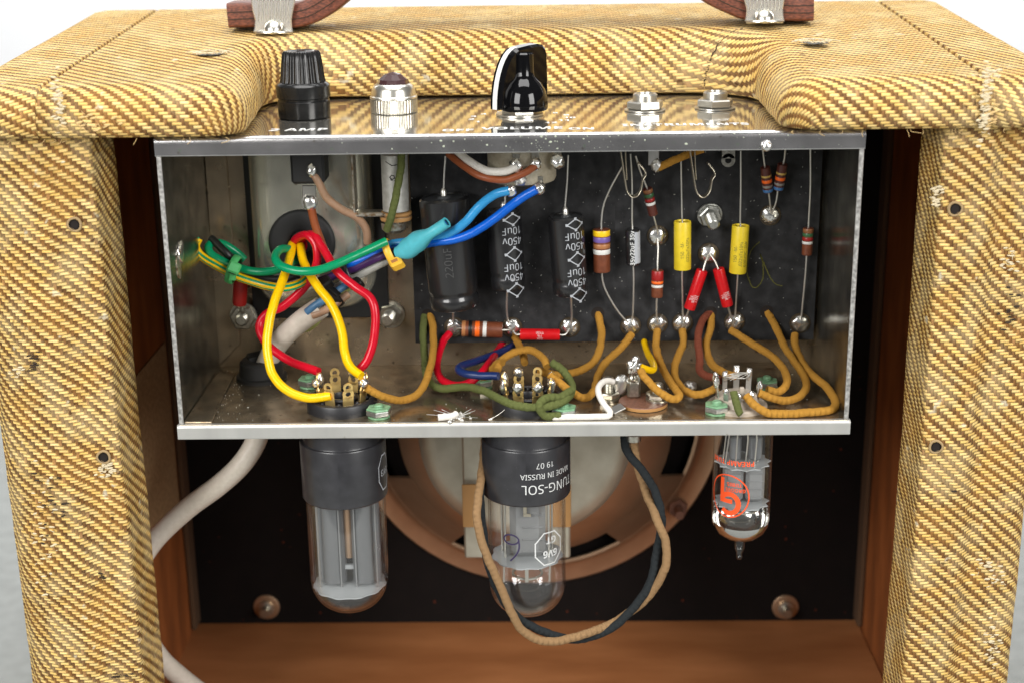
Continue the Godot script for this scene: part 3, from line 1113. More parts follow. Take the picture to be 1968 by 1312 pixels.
	fray(root, at(165, 240, 9.8), Vector2(12, 4), 50, M.frayed_tan)
	fray(root, at(1893, 200, 9.8), Vector2(1.6, 13), 150, M.frayed, 0.2)
	fray(root, at(1905, 215, 9.8), Vector2(5, 9), 50, M.frayed_tan, 0.1)
	fray(root, at(1905, 140, 8.8), Vector2(8, 3), 40, M.frayed, 0.5)
	fray(root, at(203, 905, 0.6), Vector2(4, 4), 60, M.frayed)
	fray(root, at(1799, 380, 0.4), Vector2(2.0, 6.5), 44, M.frayed)
	fray(root, at(1893, 1085, -4.9), Vector2(5, 5), 34, M.frayed)
	fray(root, at(1912, 1112, -5.2), Vector2(5, 4), 26, M.frayed)
	fray(root, at(1908, 1240, -5.2), Vector2(3.5, 13), 60, M.frayed)
	fray(root, at(1942, 505, -5.2), Vector2(4, 6), 34, M.frayed)
	fray(root, at(32, 715, 3.9), Vector2(2.4, 3), 20, M.frayed)
	fray(root, at(80, 1010, 3.8), Vector2(5, 28), 60, M.frayed)
	fray(root, at(95, 960, 3.8), Vector2(5, 20), 40, M.grime)
	fray(root, at(65, 690, 3.9), Vector2(3, 6), 26, M.grime)
	fray(root, at(225, 1298, 0.5), Vector2(6, 1.2), 26, M.grime)
	fray(root, at(195, 1107, 0.5), Vector2(2.5, 1.0), 10, M.grime)
	fray(root, at(1836, 944, 0.3), Vector2(1.8, 0.5), 8, M.grime)
	fray(root, at(1948, 590, -5.2), Vector2(4, 9), 30, M.grime)
	# stray yarn along the lower hems and the far edge
	mb = MB.new()
	for k in 60:
		var x := rng.randf_range(-190, 190)
		if absf(x) < 92.0:
			continue
		var c := Vector3(x, 7.6, 6.5)
		var l := rng.randf_range(0.6, 2.4)
		mb.tube(smooth(PackedVector3Array([c, c + Vector3(rng.randfn(0, 0.7), -0.5 * l, 0.8), c + Vector3(rng.randfn(0, 1.2), -l, rng.randfn(0.8, 0.5))]), 0.6), 0.11, 4)
	for k in 26:
		var c := Vector3(rng.randf_range(-184, -120), 0, rng.randf_range(-165, -60))
		c.y = ytop(c.z) - 0.2
		mb.tube(smooth(PackedVector3Array([c, c + Vector3(-1, 1.5, 0), c + Vector3(rng.randfn(-2, 2), rng.randf_range(1, 3), 1)]), 0.6), 0.10, 4)
	part("stray_threads", mb, M.frayed_tan, root).set_meta("kind", "stuff")
	handle()

func handle():
	var root := thing("carrying_handle", "brown stitched leather carrying handle strapped to the cabinet top", "handle", Vector3(0, 33, -112))
	var z := -112.0
	var pts := path([446, 27, z, 470, 26, z, 520, 26, z, 570, 27, z, 610, 15, z, 650, -12, z, 700, -55, z, 790, -105, z, 900, -125, z, 1000, -128, z, 1120, -122, z, 1230, -100, z, 1320, -55, z, 1365, -18, z, 1405, 2, z, 1440, 14, z, 1490, 14, z, 1530, 14, z, 1556, 13, z])
	var ps := smooth(pts, 3.0)
	var rows := []
	var uvs := []
	var cuts := [PackedVector3Array(), PackedVector3Array()]
	for k in ps.size():
		var d := (ps[mini(k + 1, ps.size() - 1)] - ps[maxi(k - 1, 0)]).normalized()
		var nrm := Vector3(-d.y, d.x, 0).normalized()
		var row := []
		var ur := []
		for j in 24:
			var a := TAU * j / 24.0
			var ca := signf(cos(a)) * pow(absf(cos(a)), 0.22)
			var sa := signf(sin(a)) * pow(absf(sin(a)), 0.22)
			var w := 0.30 * nz(ps[k] + nrm * sa * 4.7, 0.22)
			row.append(ps[k] + nrm * (sa * 5.1 + w) + Vector3(0, 0, ca * (10.5 + w)))
			ur.append(Vector2(j / 24.0, k * 0.1))
		rows.append(row)
		uvs.append(ur)
		for q in 2:
			cuts[q].append(ps[k] + nrm * (q * 2.9 - 1.5 + 0.4 * nz(ps[k], 0.08)) + Vector3(0, 0, 10.62))
	var mb := MB.new()
	mb.grid(rows, uvs, true, Vector3(0, 0, 1))
	for e in [0, ps.size() - 1]:
		mb.fan(rows[e], Vector3(-1 if e == 0 else 1, 0, 0))
	var strap := part("leather_strap", mb, M.leather, root)
	for q in 2:
		mb = MB.new()
		mb.tube(cuts[q], 0.20, 6)
		part("layer_seam", mb, M.grime, strap)
	for b in [[525, 0.0], [1470, -21.0]]:
		var zf := -99.5
		var g := []
		for q in [[-44, -60], [44, -60], [42, 0], [38, 20], [35, 38], [36, 52], [38, 62], [-38, 62], [-36, 52], [-35, 38], [-40, 20], [-43, 0]]:
			g.append(at(b[0] + q[0], q[1] + b[1], zf))
		var o := at(b[0], 30 + b[1], zf)
		var poly := PackedVector2Array()
		for q in g:
			poly.append(Vector2(q.x - o.x, q.y - o.y))
		mb = MB.new()
		mb.prism(poly, 1.4, o, Vector3.RIGHT, Vector3.UP, 0.4)
		var br := part("strap_bracket", mb, M.bracket_nickel, root)
		mb = MB.new()
		for k in 9:
			var u: float = b[0] - 28 + k * 7
			mb.tube(PackedVector3Array([at(u, -20 + b[1], zf + 0.7), at(u, 20 + b[1], zf + 0.8), at(u, 40 + b[1], zf + 0.7)]), 0.32, 6)
		part("flute", mb, M.nickel, br).set_meta("kind", "stuff")
		var foot := at(b[0], 62 + b[1], zf + 1.5)
		mb = MB.new()
		var fp := PackedVector2Array()
		for k in 17:
			var a := PI * k / 16.0
			fp.append(Vector2(cos(a) * 7.6, -sin(a) * 6.0 + 0.5))
		mb.prism(fp, 1.0, foot + Vector3(0, -0.4, 0.4), Vector3.RIGHT, Vector3(0, -0.15, -1).normalized(), 0.3)
		part("bracket_foot", mb, M.nickel, br)
		mb = MB.new()
		var dome := []
		for k in 8:
			var a := PI * 0.5 * k / 7.0
			dome.append(Vector2(3.7 * cos(a), 2.6 * sin(a)))
		mb.lathe(dome, at(b[0], 54 + b[1], zf + 2.8), Vector3(0, 0.75, 0.66), 18)
		part("bracket_screw", mb, M.nickel, br)

# ==================================================================== chassis
func chassis():
	var root := thing("amplifier_chassis", "chrome-fronted open steel chassis with wiring inside, fixed below the tweed top", "chassis", Vector3(0, -101, -35))
	var mb := MB.new()
	sweep_x(mb, [Vector2(-112, 5.8), Vector2(-112, 6.8), Vector2(-1.5, 6.8)], -125, 125)
	sweep_x(mb, [Vector2(-112, 5.6), Vector2(-1.5, 5.6)], -125, 125)
	var panel := part("control_panel", mb, M.panel_chrome, root)
	mb = MB.new()
	sweep_x(mb, [Vector2(-1.5, 6.8), Vector2(-0.95, 6.66), Vector2(-0.5, 6.3), Vector2(-0.18, 5.75), Vector2(-0.03, 5.1), Vector2(0, 4.4), Vector2(0, 4.2), Vector2(0, 0.45), Vector2(0, 0.2), Vector2(-0.15, 0.0), Vector2(-1.0, 0.0), Vector2(-1.0, 5.2)], -125.2, 125.2)
	for s in [-1.0, 1.0]:
		mb.box(Vector3(124.8 * s, 3.1, -0.55), Vector3(0.8, 6.1, 0.85), 0.1)
	part("upper_lip", mb, M.lip_chrome, root)
	mb = MB.new()
	mb.box(Vector3(0, -101.6, -35), Vector3(249, 1.2, 70), 0.1)
	part("floor_plate", mb, M.floor_steel, root)
	mb = MB.new()
	sweep_x(mb, [Vector2(-1.6, -100.98), Vector2(-0.5, -101.0), Vector2(0.1, -101.15), Vector2(0.5, -101.6), Vector2(0.6, -102.2), Vector2(0.6, -102.4), Vector2(0.6, -105.9), Vector2(0.6, -106.2), Vector2(0.45, -106.5), Vector2(-0.5, -106.5), Vector2(-0.5, -102)], -125.6, 125.6)
	for s in [-1.0, 1.0]:
		mb.box(Vector3(125.3 * s, -103.8, 0.0), Vector3(0.6, 5.2, 1.0), 0.1)
	part("lower_lip", mb, M.lower_lip, root)
	for s in [-1.0, 1.0]:
		mb = MB.new()
		mb.box(Vector3(124.4 * s, -48, -36), Vector3(1.2, 107, 69), 0.05)
		var w := part("side_wall", mb, M.side_steel, root)
		mb = MB.new()
		mb.box(Vector3(124.2 * s, -50.5, -1.1), Vector3(1.7, 101, 0.7), 0.15)
		part("cut_edge", mb, M.cut_edge, w)
	mb = MB.new()
	mb.box(Vector3(0, -47.5, -70.5), Vector3(248, 107, 1.0), 0.05)
	part("back_wall", mb, M.chassis_steel, root)
	# folded corner tabs
	for tabs in [[392, 290, 434, 290, 462, 660, 421, 703, -69.3], [1577, 290, 1587, 290, 1571, 700, 1565, 700, -68.9]]:
		var o := at(tabs[0], 500, tabs[8])
		var poly := PackedVector2Array()
		for k in 4:
			var q := at(tabs[k * 2], tabs[k * 2 + 1], tabs[8])
			poly.append(Vector2(q.x - o.x, q.y - o.y))
		mb = MB.new()
		mb.prism(poly, 1.2, o, Vector3.RIGHT, Vector3.UP, 0.3)
		part("corner_tab", mb, M.chassis_steel, root)
	var o := aty(400, 760, -100.7)
	var poly := PackedVector2Array()
	for q in [[419, 716], [450, 722], [406, 812], [352, 812]]:
		var r := aty(q[0], q[1], -100.7)
		poly.append(Vector2(r.x - o.x, r.z - o.z))
	mb = MB.new()
	mb.prism(poly, 0.7, o, Vector3.RIGHT, Vector3.BACK, 0.2)
	part("corner_tab", mb, M.floor_steel, root)
	# lettering on the control panel
	for t in [["2 AMP", 573, 249, 5.2], ["OFF", 880, 250, 4.6], ["VOLUME", 1004, 246, 5.2], ["ON", 1118, 247, 4.6], ["INSTRUMENTS", 1318, 239, 4.8]]:
		mb = MB.new()
		letter_flat(mb, t[0], t[3], aty(t[1], t[2], 6.9), Vector3.RIGHT, Vector3(0, 0, -1), true)
		part("lettering", mb, M.panel_print, panel)
	mb = MB.new()
	var kc := aty(1000, 226, 6.9)
	for k in range(1, 13):
		var a := deg_to_rad(212.0 - (k - 1) * 24.0)
		letter_flat(mb, str(k), 3.2, kc + Vector3(cos(a) * 18.5, 0, -sin(a) * 17.0), Vector3.RIGHT, Vector3(0, 0, -1), true)
	part("lettering", mb, M.panel_print, panel)
	# pale green corrosion on the plated lip
	mb = MB.new()
	for k in 110:
		var x := rng.randf_range(-60, 120) if k < 46 else rng.randfn(15, 14)
		var q := Vector3(x, rng.randf_range(0.4, 6.4), 0.0)
		var r := 0.07 + 0.30 * pow(rng.randf(), 2.5)
		mb.blob(q, Vector3(r * rng.randf_range(0.8, 1.6), r, 0.05), 0.5, k, noise, Basis.IDENTITY, 4, 7)
	part("corrosion_specks", mb, M.corrosion, root).set_meta("kind", "stuff")
	mb = MB.new()
	# burnt solder spot on the left wall, broken solder on the floor
	mb = MB.new()
	mb.blob(atx(346, 486, -123.6), Vector3(0.9, 4.2, 4.0), 0.5, 3.0, noise)
	part("solder_spot", mb, M.solder, root)
	mb = MB.new()
	mb.blob(atx(343, 512, -123.7), Vector3(0.5, 4.6, 3.6), 0.5, 7.0, noise)
	part("scorch_mark", mb, M.rusty_zinc, root)
	mb = MB.new()
	for k in 26:
		var q := aty(880 + rng.randfn(0, 13), 801 + rng.randfn(0, 4), -100.6)
		var r := rng.randf_range(0.2, 0.7)
		mb.blob(q, Vector3(r * 1.6, r, r), 0.6, k, noise, Basis.IDENTITY, 5, 7)
	for k in 14:
		var q := aty(880, 800, -100.2)
		mb.tube(PackedVector3Array([q, q + Vector3(rng.randfn(0, 4), rng.randf_range(0, 2.4), rng.randfn(0, 2))]), 0.10, 4)
	part("broken_solder_joint", mb, M.solder_dull, root)
	mb = MB.new()
	mb.blob(at(1474, 281, 0.6), Vector3(1.9, 1.9, 1.3), 0.2, 2.0, noise)
	part("solder_bead", mb, M.solder, root)
	# swarf, dust and crumbs lying on the floor plate
	mb = MB.new()
	for k in 170:
		var q := Vector3(rng.randf_range(-120, 120), -100.8, rng.randf_range(-66, -3))
		if rng.randf() < 0.45:
			q.x = -112 + rng.randfn(0, 5)
		var r := rng.randf_range(0.06, 0.19)
		mb.blob(q, Vector3(r * rng.randf_range(1, 3), r, r), 0.3, k, noise, Basis.from_euler(Vector3(0, rng.randf() * TAU, 0)), 3, 5)
	part("dust", mb, M.wire_grey, root).set_meta("kind", "stuff")

func circuit_board():
	var root := thing("circuit_board", "black fibre circuit board with bright eyelets at the back of the chassis", "circuit board", Vector3(41, -88, -61))
	var mb := MB.new()
	mb.box(Vector3(41, -41, -61.2), Vector3(163, 94.6, 2.4), 0.2)
	part("board", mb, M.board_black, root)
	for e in [[873, 629], [984, 629], [1095, 629], [1212, 626], [1264, 622], [1312, 621], [1412, 618], [1538, 621], [1264, 453], [1362, 487], [1481, 414]]:
		var c := at(e[0], e[1], -59.8)
		mb = MB.new()
		mb.lathe([Vector2(4.3, -0.2), Vector2(4.2, 0.25), Vector2(3.2, 0.45)], c, Vector3(0, 0, 1), 16)
		var ey := part("eyelet", mb, M.flux_ring, root)
		mb = MB.new()
		mb.blob(c + Vector3(0, 0, 0.1), Vector3(3.5, 3.5, 1.7), 0.34, e[0] * 0.37, noise, Basis.IDENTITY, 12, 18)
		part("solder_joint", mb, M.solder, ey)
	for h in [[822, 606], [1149, 602], [1366, 601], [1474, 599]]:
		mb = MB.new()
		mb.lathe([Vector2(2.7, 0.0), Vector2(2.4, 0.08), Vector2(0, 0.08)], at(h[0], h[1], -59.97), Vector3.BACK, 18)
		part("wire_hole", mb, M.hole_dark, root)
	mb = MB.new()
	var raw := []
	for q in [[275, 640], [225, 690], [200, 760], [195, 850], [230, 938], [270, 930], [297, 880], [300, 790], [280, 720], [300, 770], [325, 825], [350, 880], [385, 920], [425, 930]]:
		raw += [1380 + q[0] / 3.452, 280 + q[1] / 3.452, -59.9]
	var ps := smooth(path(raw), 0.5)
	for k in ps.size():
		ps[k] += Vector3(nz(ps[k], 1.1), nz(ps[k] + Vector3(3, 3, 3), 1.1), 0) * 0.35
	stroke_flat(mb, ps, 0.42, Vector3.BACK)
	part("crayon_mark", mb, M.crayon, root)
	mb = MB.new()
	for k in 260:
		var q := Vector3(rng.randf_range(-40, 121), rng.randf_range(-87, 0), -59.9)
		var r := rng.randf_range(0.06, 0.20)
		mb.blob(q, Vector3(r * rng.randf_range(1, 2.6), r, r), 0.3, k, noise, Basis.from_euler(Vector3(0, 0, rng.randf() * TAU)), 3, 5)
	part("dust", mb, M.wire_grey, root).set_meta("kind", "stuff")

# ==================================================================== controls on the panel
func ribbon(mb: MB, p: PackedVector3Array, half_w: float, th: float, up := Vector3.RIGHT):
	mb.tube(p, half_w, 10, true, PackedFloat32Array(), th / half_w, up)

func hexagon(r: float, turn := 0.0) -> PackedVector2Array:
	var o := PackedVector2Array()
	for k in 6:
		var a := TAU * k / 6.0 + turn
		o.append(Vector2(cos(a), sin(a)) * r)
	return o

func controls():
	# fuse holder
	var c := Vector3(-78.5, 6.9, -45.0)
	var root := thing("fuse_holder", "black bakelite fuse holder with ribbed cap at the left end of the chrome panel", "fuse holder", c)
	var mb := MB.new()
	mb.lathe([Vector2(9.4, 0), Vector2(9.9, 0.5), Vector2(9.9, 6.4), Vector2(9.5, 7.0), Vector2(9.5, 7.4), Vector2(10.2, 7.9), Vector2(10.2, 12.2), Vector2(9.7, 12.9), Vector2(8.4, 13.6), Vector2(7.6, 13.9)], c, Vector3.UP, 40, 30.0)
	part("body", mb, M.black_bakelite, root)
	mb = MB.new()
	mb.lathe([Vector2(8.5, 13.6), Vector2(8.2, 14.6), Vector2(7.5, 21.0), Vector2(7.0, 24.2), Vector2(6.3, 25.0)], c, Vector3.UP, 132, 40.0, 0.0, TAU, Vector2(0.035, 22.0))
	mb.lathe([Vector2(6.35, 25.0), Vector2(5.2, 25.1), Vector2(4.6, 24.7), Vector2(1.8, 24.7), Vector2(1.6, 25.1), Vector2(0.0, 25.1)], c, Vector3.UP, 24)
	part("ribbed_cap", mb, M.black_bakelite, root)
	mb = MB.new()
	var q := at(595, 320, -46)
	mb.box(Vector3(q.x, -6, -46), Vector3(13, 24, 13), 1.0)
	part("lower_body", mb, M.black_rubber, root)
	mb = MB.new()
	var lq := at(594, 384, -44)
	mb.box(lq + Vector3(0, 1.5, -0.6), Vector3(5.4, 8.0, 0.7), 0.25)
	mb.ring(lq + Vector3(0, -1, -0.5), Vector3.RIGHT, Vector3.UP, 1.2, 3.2, 0.9)
	var lug := part("terminal_lug", mb, M.nickel, root)
	mb = MB.new()
	mb.blob(lq + Vector3(0.2, -1.2, 0.3), Vector3(2.7, 3.0, 1.6), 0.3, 4.0, noise)
	mb.blob(at(598, 328, -39), Vector3(2.0, 2.6, 1.5), 0.4, 8.0, noise)
	part("solder_joint", mb, M.solder, lug)
	# pilot lamp
	c = Vector3(-45.4, 6.9, -57.0)
	root = thing("pilot_lamp", "faceted dark red pilot jewel in a knurled nickel bezel beside the fuse holder", "pilot lamp", c)
	mb = MB.new()
	mb.lathe([Vector2(8.9, 0), Vector2(9.1, 0.4), Vector2(9.1, 5.2)], c, Vector3.UP, 276, 20.0, 0.0, TAU, Vector2(0.010, 46.0))
	var kn := part("knurled_ring", mb, M.nickel_dull, root)
	mb = MB.new()
	mb.lathe([Vector2(9.0, 5.2), Vector2(9.3, 5.5), Vector2(9.2, 6.1), Vector2(8.7, 6.5), Vector2(8.3, 9.0), Vector2(7.5, 10.4), Vector2(6.5, 11.0), Vector2(6.2, 10.4)], c, Vector3.UP, 40)
	part("bezel", mb, M.nickel, root)
	mb = MB.new()
	mb.lathe([Vector2(6.8, 10.0), Vector2(5.8, 12.6)], c, Vector3.UP, 10, 0.0)
	mb.lathe([Vector2(5.8, 12.6), Vector2(3.2, 14.6)], c, Vector3.UP, 10, 0.0, 0.3, TAU + 0.3)
	mb.lathe([Vector2(3.2, 14.6), Vector2(0.0, 15.4)], c, Vector3.UP, 10, 0.0)
	for k in range(0, mb.ix.size(), 3):       # every facet flat
		pass
	part("jewel", facets(mb), M.jewel, root)
	# its socket below the panel
	var z := -52.0
	var b0 := at(761, 296, z)
	var b1 := at(761, 404, z)
	mb = MB.new()
	mb.lathe([Vector2(5.2, 0), Vector2(5.2, b0.y - b1.y), Vector2(0, b0.y - b1.y)], b1, Vector3.UP, 24)
	var barrel := part("socket_barrel", mb, M.barrel_white, root)
	mb = MB.new()
	for st in [[[-1.6, 8.0], [-0.6, 7.2], [0.4, 7.6], [0.2, 8.6], [-0.8, 8.8], [-1.4, 8.0], [-1.0, 6.9], [0.6, 6.6]], [[-3.0, 14.0], [-0.5, 12.6], [2.0, 12.9]]]:
		var w := []
		for k in st:
			w.append(Vector2(k[0], k[1] + 6.0))
		stroke_on_barrel(mb, w, 0.35, b1, Vector3.UP, Vector3(0, 0, 1), 5.25)
	part("pen_mark", mb, M.hole_dark, barrel)
	mb = MB.new()
	mb.lathe([Vector2(0, 0.0), Vector2(6.1, 0.0), Vector2(6.3, 0.5), Vector2(6.3, 1.6), Vector2(5.2, 1.9)], at(761, 422, z), Vector3.UP, 24)
	mb.lathe([Vector2(0, 0.0), Vector2(6.0, 0.0), Vector2(6.2, 0.3), Vector2(6.2, 1.0), Vector2(5.2, 1.4)], at(761, 412, z), Vector3.UP, 24)
	part("insulator_ring", mb, M.fibre_tan, root)
	mb = MB.new()
	mb.lathe([Vector2(0, 0), Vector2(3.4, 0.0), Vector2(4.8, 1.4), Vector2(5.0, 4.0)], at(757, 446, z), Vector3.UP, 20)
	mb.lathe([Vector2(6.1, 0), Vector2(6.3, 0.2), Vector2(6.1, 0.5)], at(761, 416, z), Vector3.UP, 24)
	part("contact_cup", mb, M.rusty_zinc, root)
	mb = MB.new()
	var s0 := at(679, 290, z + 3)
	var s1 := at(679, 408, z + 3)
	mb.box((s0 + s1) * 0.5 + Vector3(0, 0, -2.5), Vector3(0.9, s0.y - s1.y, 9.0), 0.2)
	var s2 := at(733, 411, z + 2)
	mb.box(Vector3((s1.x + s2.x + 6) * 0.5, s2.y, z), Vector3(s2.x - s1.x + 8.0, 0.9, 10.0), 0.3)
	mb.box(Vector3((s1.x + s2.x) * 0.5 + 1.5, s2.y + 0.3, z + 5.0), Vector3(s2.x - s1.x - 1.0, 1.6, 0.8), 0.3)
	part("socket_bracket", mb, M.rusty_zinc, root)
	# volume knob
	c = Vector3(3.6, 6.9, -45.0)
	root = thing("volume_dial", "glossy black pointer knob with a white line in the middle of the chrome panel", "knob", c)
	var e := Vector3(cos(0.74), 0, -sin(0.74))
	var up := Vector3.UP
	var side := e.cross(up)
	var outl := PackedVector2Array()
	var lead_edge := []
	for k in 11:
		var a := PI * 0.5 * k / 10.0
		var p := Vector2(-1.5 - 11.0 * cos(a), 3.2 + 22.3 * sin(a))
		lead_edge.append(p)
		outl.append(p)
	for p in [Vector2(3, 26.0), Vector2(7.5, 26.2), Vector2(9.8, 25.6), Vector2(11.2, 24.2), Vector2(11.9, 22.0), Vector2(12.2, 14), Vector2(12.2, 3.2)]:
		outl.append(p)
	mb = MB.new()
	mb.prism(outl, 6.6, c, e, up, 0.9)
	mb.lathe([Vector2(8.6, 2.2), Vector2(9.0, 2.7), Vector2(9.0, 4.6), Vector2(8.7, 7.0), Vector2(7.9, 9.8), Vector2(6.5, 12.3), Vector2(5.0, 13.7), Vector2(4.2, 14.8), Vector2(3.9, 16.5), Vector2(3.8, 23.0), Vector2(3.2, 23.6), Vector2(0, 23.6)], c + side * 2.6, up, 36, 40.0)
	part("pointer", mb, M.black_gloss, root)
	mb = MB.new()
	for k in 10:
		var pa: Vector2 = lead_edge[k]
		var pb: Vector2 = lead_edge[k + 1]
		var nn := Vector2(-(pb - pa).y, (pb - pa).x).normalized()
		var pts := []
		for w in [[pa, -1.25], [pa, 1.25], [pb, 1.25], [pb, -1.25]]:
			var r2: Vector2 = w[0] + nn * 0.06
			pts.append(c + e * r2.x + up * r2.y + side * w[1])
		mb.fan(pts, e * nn.x + up * nn.y)
	part("white_line", mb, M.white_print, root)
	mb = MB.new()
	mb.prism(hexagon(7.0, 0.3), 2.2, c + up * 1.4, Vector3.RIGHT, Vector3.FORWARD, 0.3)
	mb.ring(c + up * 0.35, Vector3.RIGHT, Vector3.FORWARD, 4.0, 9.0, 0.7, 28)
	part("mounting_nut", mb, M.jack_nickel, root)
	# volume control under the panel
	c = Vector3(4.2, -8, -44.5)
	root = thing("volume_potentiometer", "round tan volume potentiometer hanging under the panel behind the upper lip", "potentiometer", c)
	mb = MB.new()
	mb.lathe([Vector2(0, 13), Vector2(13.2, 12.4), Vector2(13.2, -8.6), Vector2(12.6, -9.8), Vector2(10.8, -10.6), Vector2(0, -10.6)], c, up, 40)
	part("wafer", mb, M.phenolic_tan, root)
	for l in [[982, 366, -32, 2.2], [1037, 362, -32, 2.4], [992, 318, -30, 2.6], [1029, 315, -30, 2.2], [1072, 311, -33, 2.8], [1000, 345, -31.4, 2.4]]:
		var p := at(l[0], l[1], l[2])
		mb = MB.new()
		mb.box(p + Vector3(0, 1.5, -1.0), Vector3(2.8, 6.0, 0.5), 0.15)
		var lg := part("terminal_lug", mb, M.nickel_dull, root)
		mb = MB.new()
		mb.blob(p, Vector3(l[3], l[3] * 1.05, l[3] * 0.8), 0.4, l[0], noise)
		part("solder_joint", mb, M.solder_dull if l[0] == 1000 else M.solder, lg)
	# instrument jacks
	for j in [[51.8, -53.0, "left", 1240, 1197], [79.2, -56.5, "right", 1375, 1330]]:
		c = Vector3(j[0], 6.9, j[1])
		root = thing("instrument_jack", "nickel instrument jack with hexagonal nut, the one %s" % ("nearer to the black pointer knob" if j[2] == "left" else "at the right end of the panel"), "jack socket", c, "instrument jacks")
		mb = MB.new()
		mb.ring(c + up * 0.3, Vector3.RIGHT, Vector3.FORWARD, 4.5, 7.9, 0.5, 28)
		part("washer", mb, M.jack_nickel, root)
		mb = MB.new()
		mb.prism(hexagon(7.2, 0.25), 3.0, c + up * 2.2, Vector3.RIGHT, Vector3.FORWARD, 0.45)
		part("nut", mb, M.jack_nickel, root)
		mb = MB.new()
		mb.lathe([Vector2(4.7, 3.6), Vector2(4.7, 6.0), Vector2(4.2, 6.6), Vector2(3.4, 6.6), Vector2(3.2, 6.0), Vector2(3.2, 2)], c, up, 28)
		part("bushing", mb, M.jack_nickel, root)
		mb = MB.new()
		mb.lathe([Vector2(3.2, 3.9), Vector2(0, 3.9)], c, up, 20)
		part("bore", mb, M.hole_dark, root)
		var x0: float = j[4]
		var zc := -44.0
		var sp := []
		for w in [[-5, 285], [-1, 310], [4, 345], [8, 366], [14, 375], [21, 378], [29, 374], [35, 364], [37, 352], [39, 343], [44, 336], [42, 328], [36, 320], [30, 313]]:
			sp += [x0 + w[0], w[1], zc]
		mb = MB.new()
		ribbon(mb, smooth(path(sp), 0.9), 2.4, 0.42)
		part("contact_spring", mb, M.spring_brass, root)
		mb = MB.new()
		ribbon(mb, smooth(path([x0 + 5, 285, zc, x0 + 6, 315, zc, x0 + 8, 345, zc]), 0.9), 1.6, 0.35)
		part("contact_spring", mb, M.spring_brass, root)
	# tag beside the second jack
	var tq := at(1400, 308, -56)
	mb = MB.new()
	mb.box(tq + Vector3(0, 3.4, 0), Vector3(5.2, 5.5, 0.6), 0.1)
	mb.ring(tq, Vector3.RIGHT, Vector3.UP, 1.3, 2.7, 0.6)
	single("solder_tag", mb, M.nickel_dull, "small dull metal solder tag with a hole, above the right-hand yellow capacitor", "solder tag", tq)
	# ground lug between the jacks with its cloth wire end
	tq = at(1262, 318, -48)
	mb = MB.new()
	mb.box(tq + Vector3(-1.2, 4.5, 0), Vector3(4.2, 9.0, 0.7), 0.2)
	mb.blob(tq, Vector3(2.2, 2.6, 1.8), 0.5, 3.0, noise)
	single("jack_lug", mb, M.solder_dull, "soldered metal lug hanging between the two jack springs", "solder tag", tq)

func facets(mb: MB) -> MB:
	var o := MB.new()
	for k in range(0, mb.ix.size(), 3):
		var a := mb.v[mb.ix[k]]
		var b := mb.v[mb.ix[k + 1]]
		var c := mb.v[mb.ix[k + 2]]
		var q := (b - a).cross(c - a)
		if q.length() < 1e-6:
			continue
		var av := mb.n[mb.ix[k]] + mb.n[mb.ix[k + 1]] + mb.n[mb.ix[k + 2]]
		q = q.normalized() * signf(q.dot(av))
		o.fan([a, b, c], q)
	return o

# ==================================================================== bolts, cans and the power corner
func bolt(label: String, c: Vector3, aim: Vector3, washer: float, nut: float, shank: float, length: float, m: Material, group := "", called := "bolt_and_nut") -> Node3D:
	var root := thing(called, label, "bolt", c, group)
	var a := aim.normalized()
	var ex := a.cross(Vector3.UP if absf(a.y) < 0.8 else Vector3.BACK).normalized()
	var ey := a.cross(ex)
	var mb := MB.new()
	mb.ring(c + a * 0.4, ex, ey, shank, washer, 0.8, 24)
	part("washer", mb, m, root)
	mb = MB.new()
	mb.prism(hexagon(nut, rng.randf() if m != M.nut_green else 0.4), nut * 0.5, c + a * (0.8 + nut * 0.25), ex, ey, nut * 0.10)
	part("nut", mb, M.zinc if m == M.nut_green else m, root)
	if m == M.nut_green:
		mb = MB.new()
		mb.prism(hexagon(nut * 0.99, 0.4), nut * 0.16, c + a * (0.8 + nut * 0.52), ex, ey, nut * 0.06)
		part("thread_lock_paint", mb, m, root)
	mb = MB.new()
	var prof := []
	var h := 0.0
	while h < length:
		prof.append(Vector2(shank, h))
		prof.append(Vector2(shank * 0.86, h + 0.32))
		h += 0.64
	prof.append(Vector2(shank * 0.96, length))
	prof.append(Vector2(shank * 0.7, length + 0.45))
	prof.append(Vector2(0, length + 0.45))
	mb.lathe(prof, c, a, 18, 20.0)
	part("threaded_end", mb, m, root)
	return root

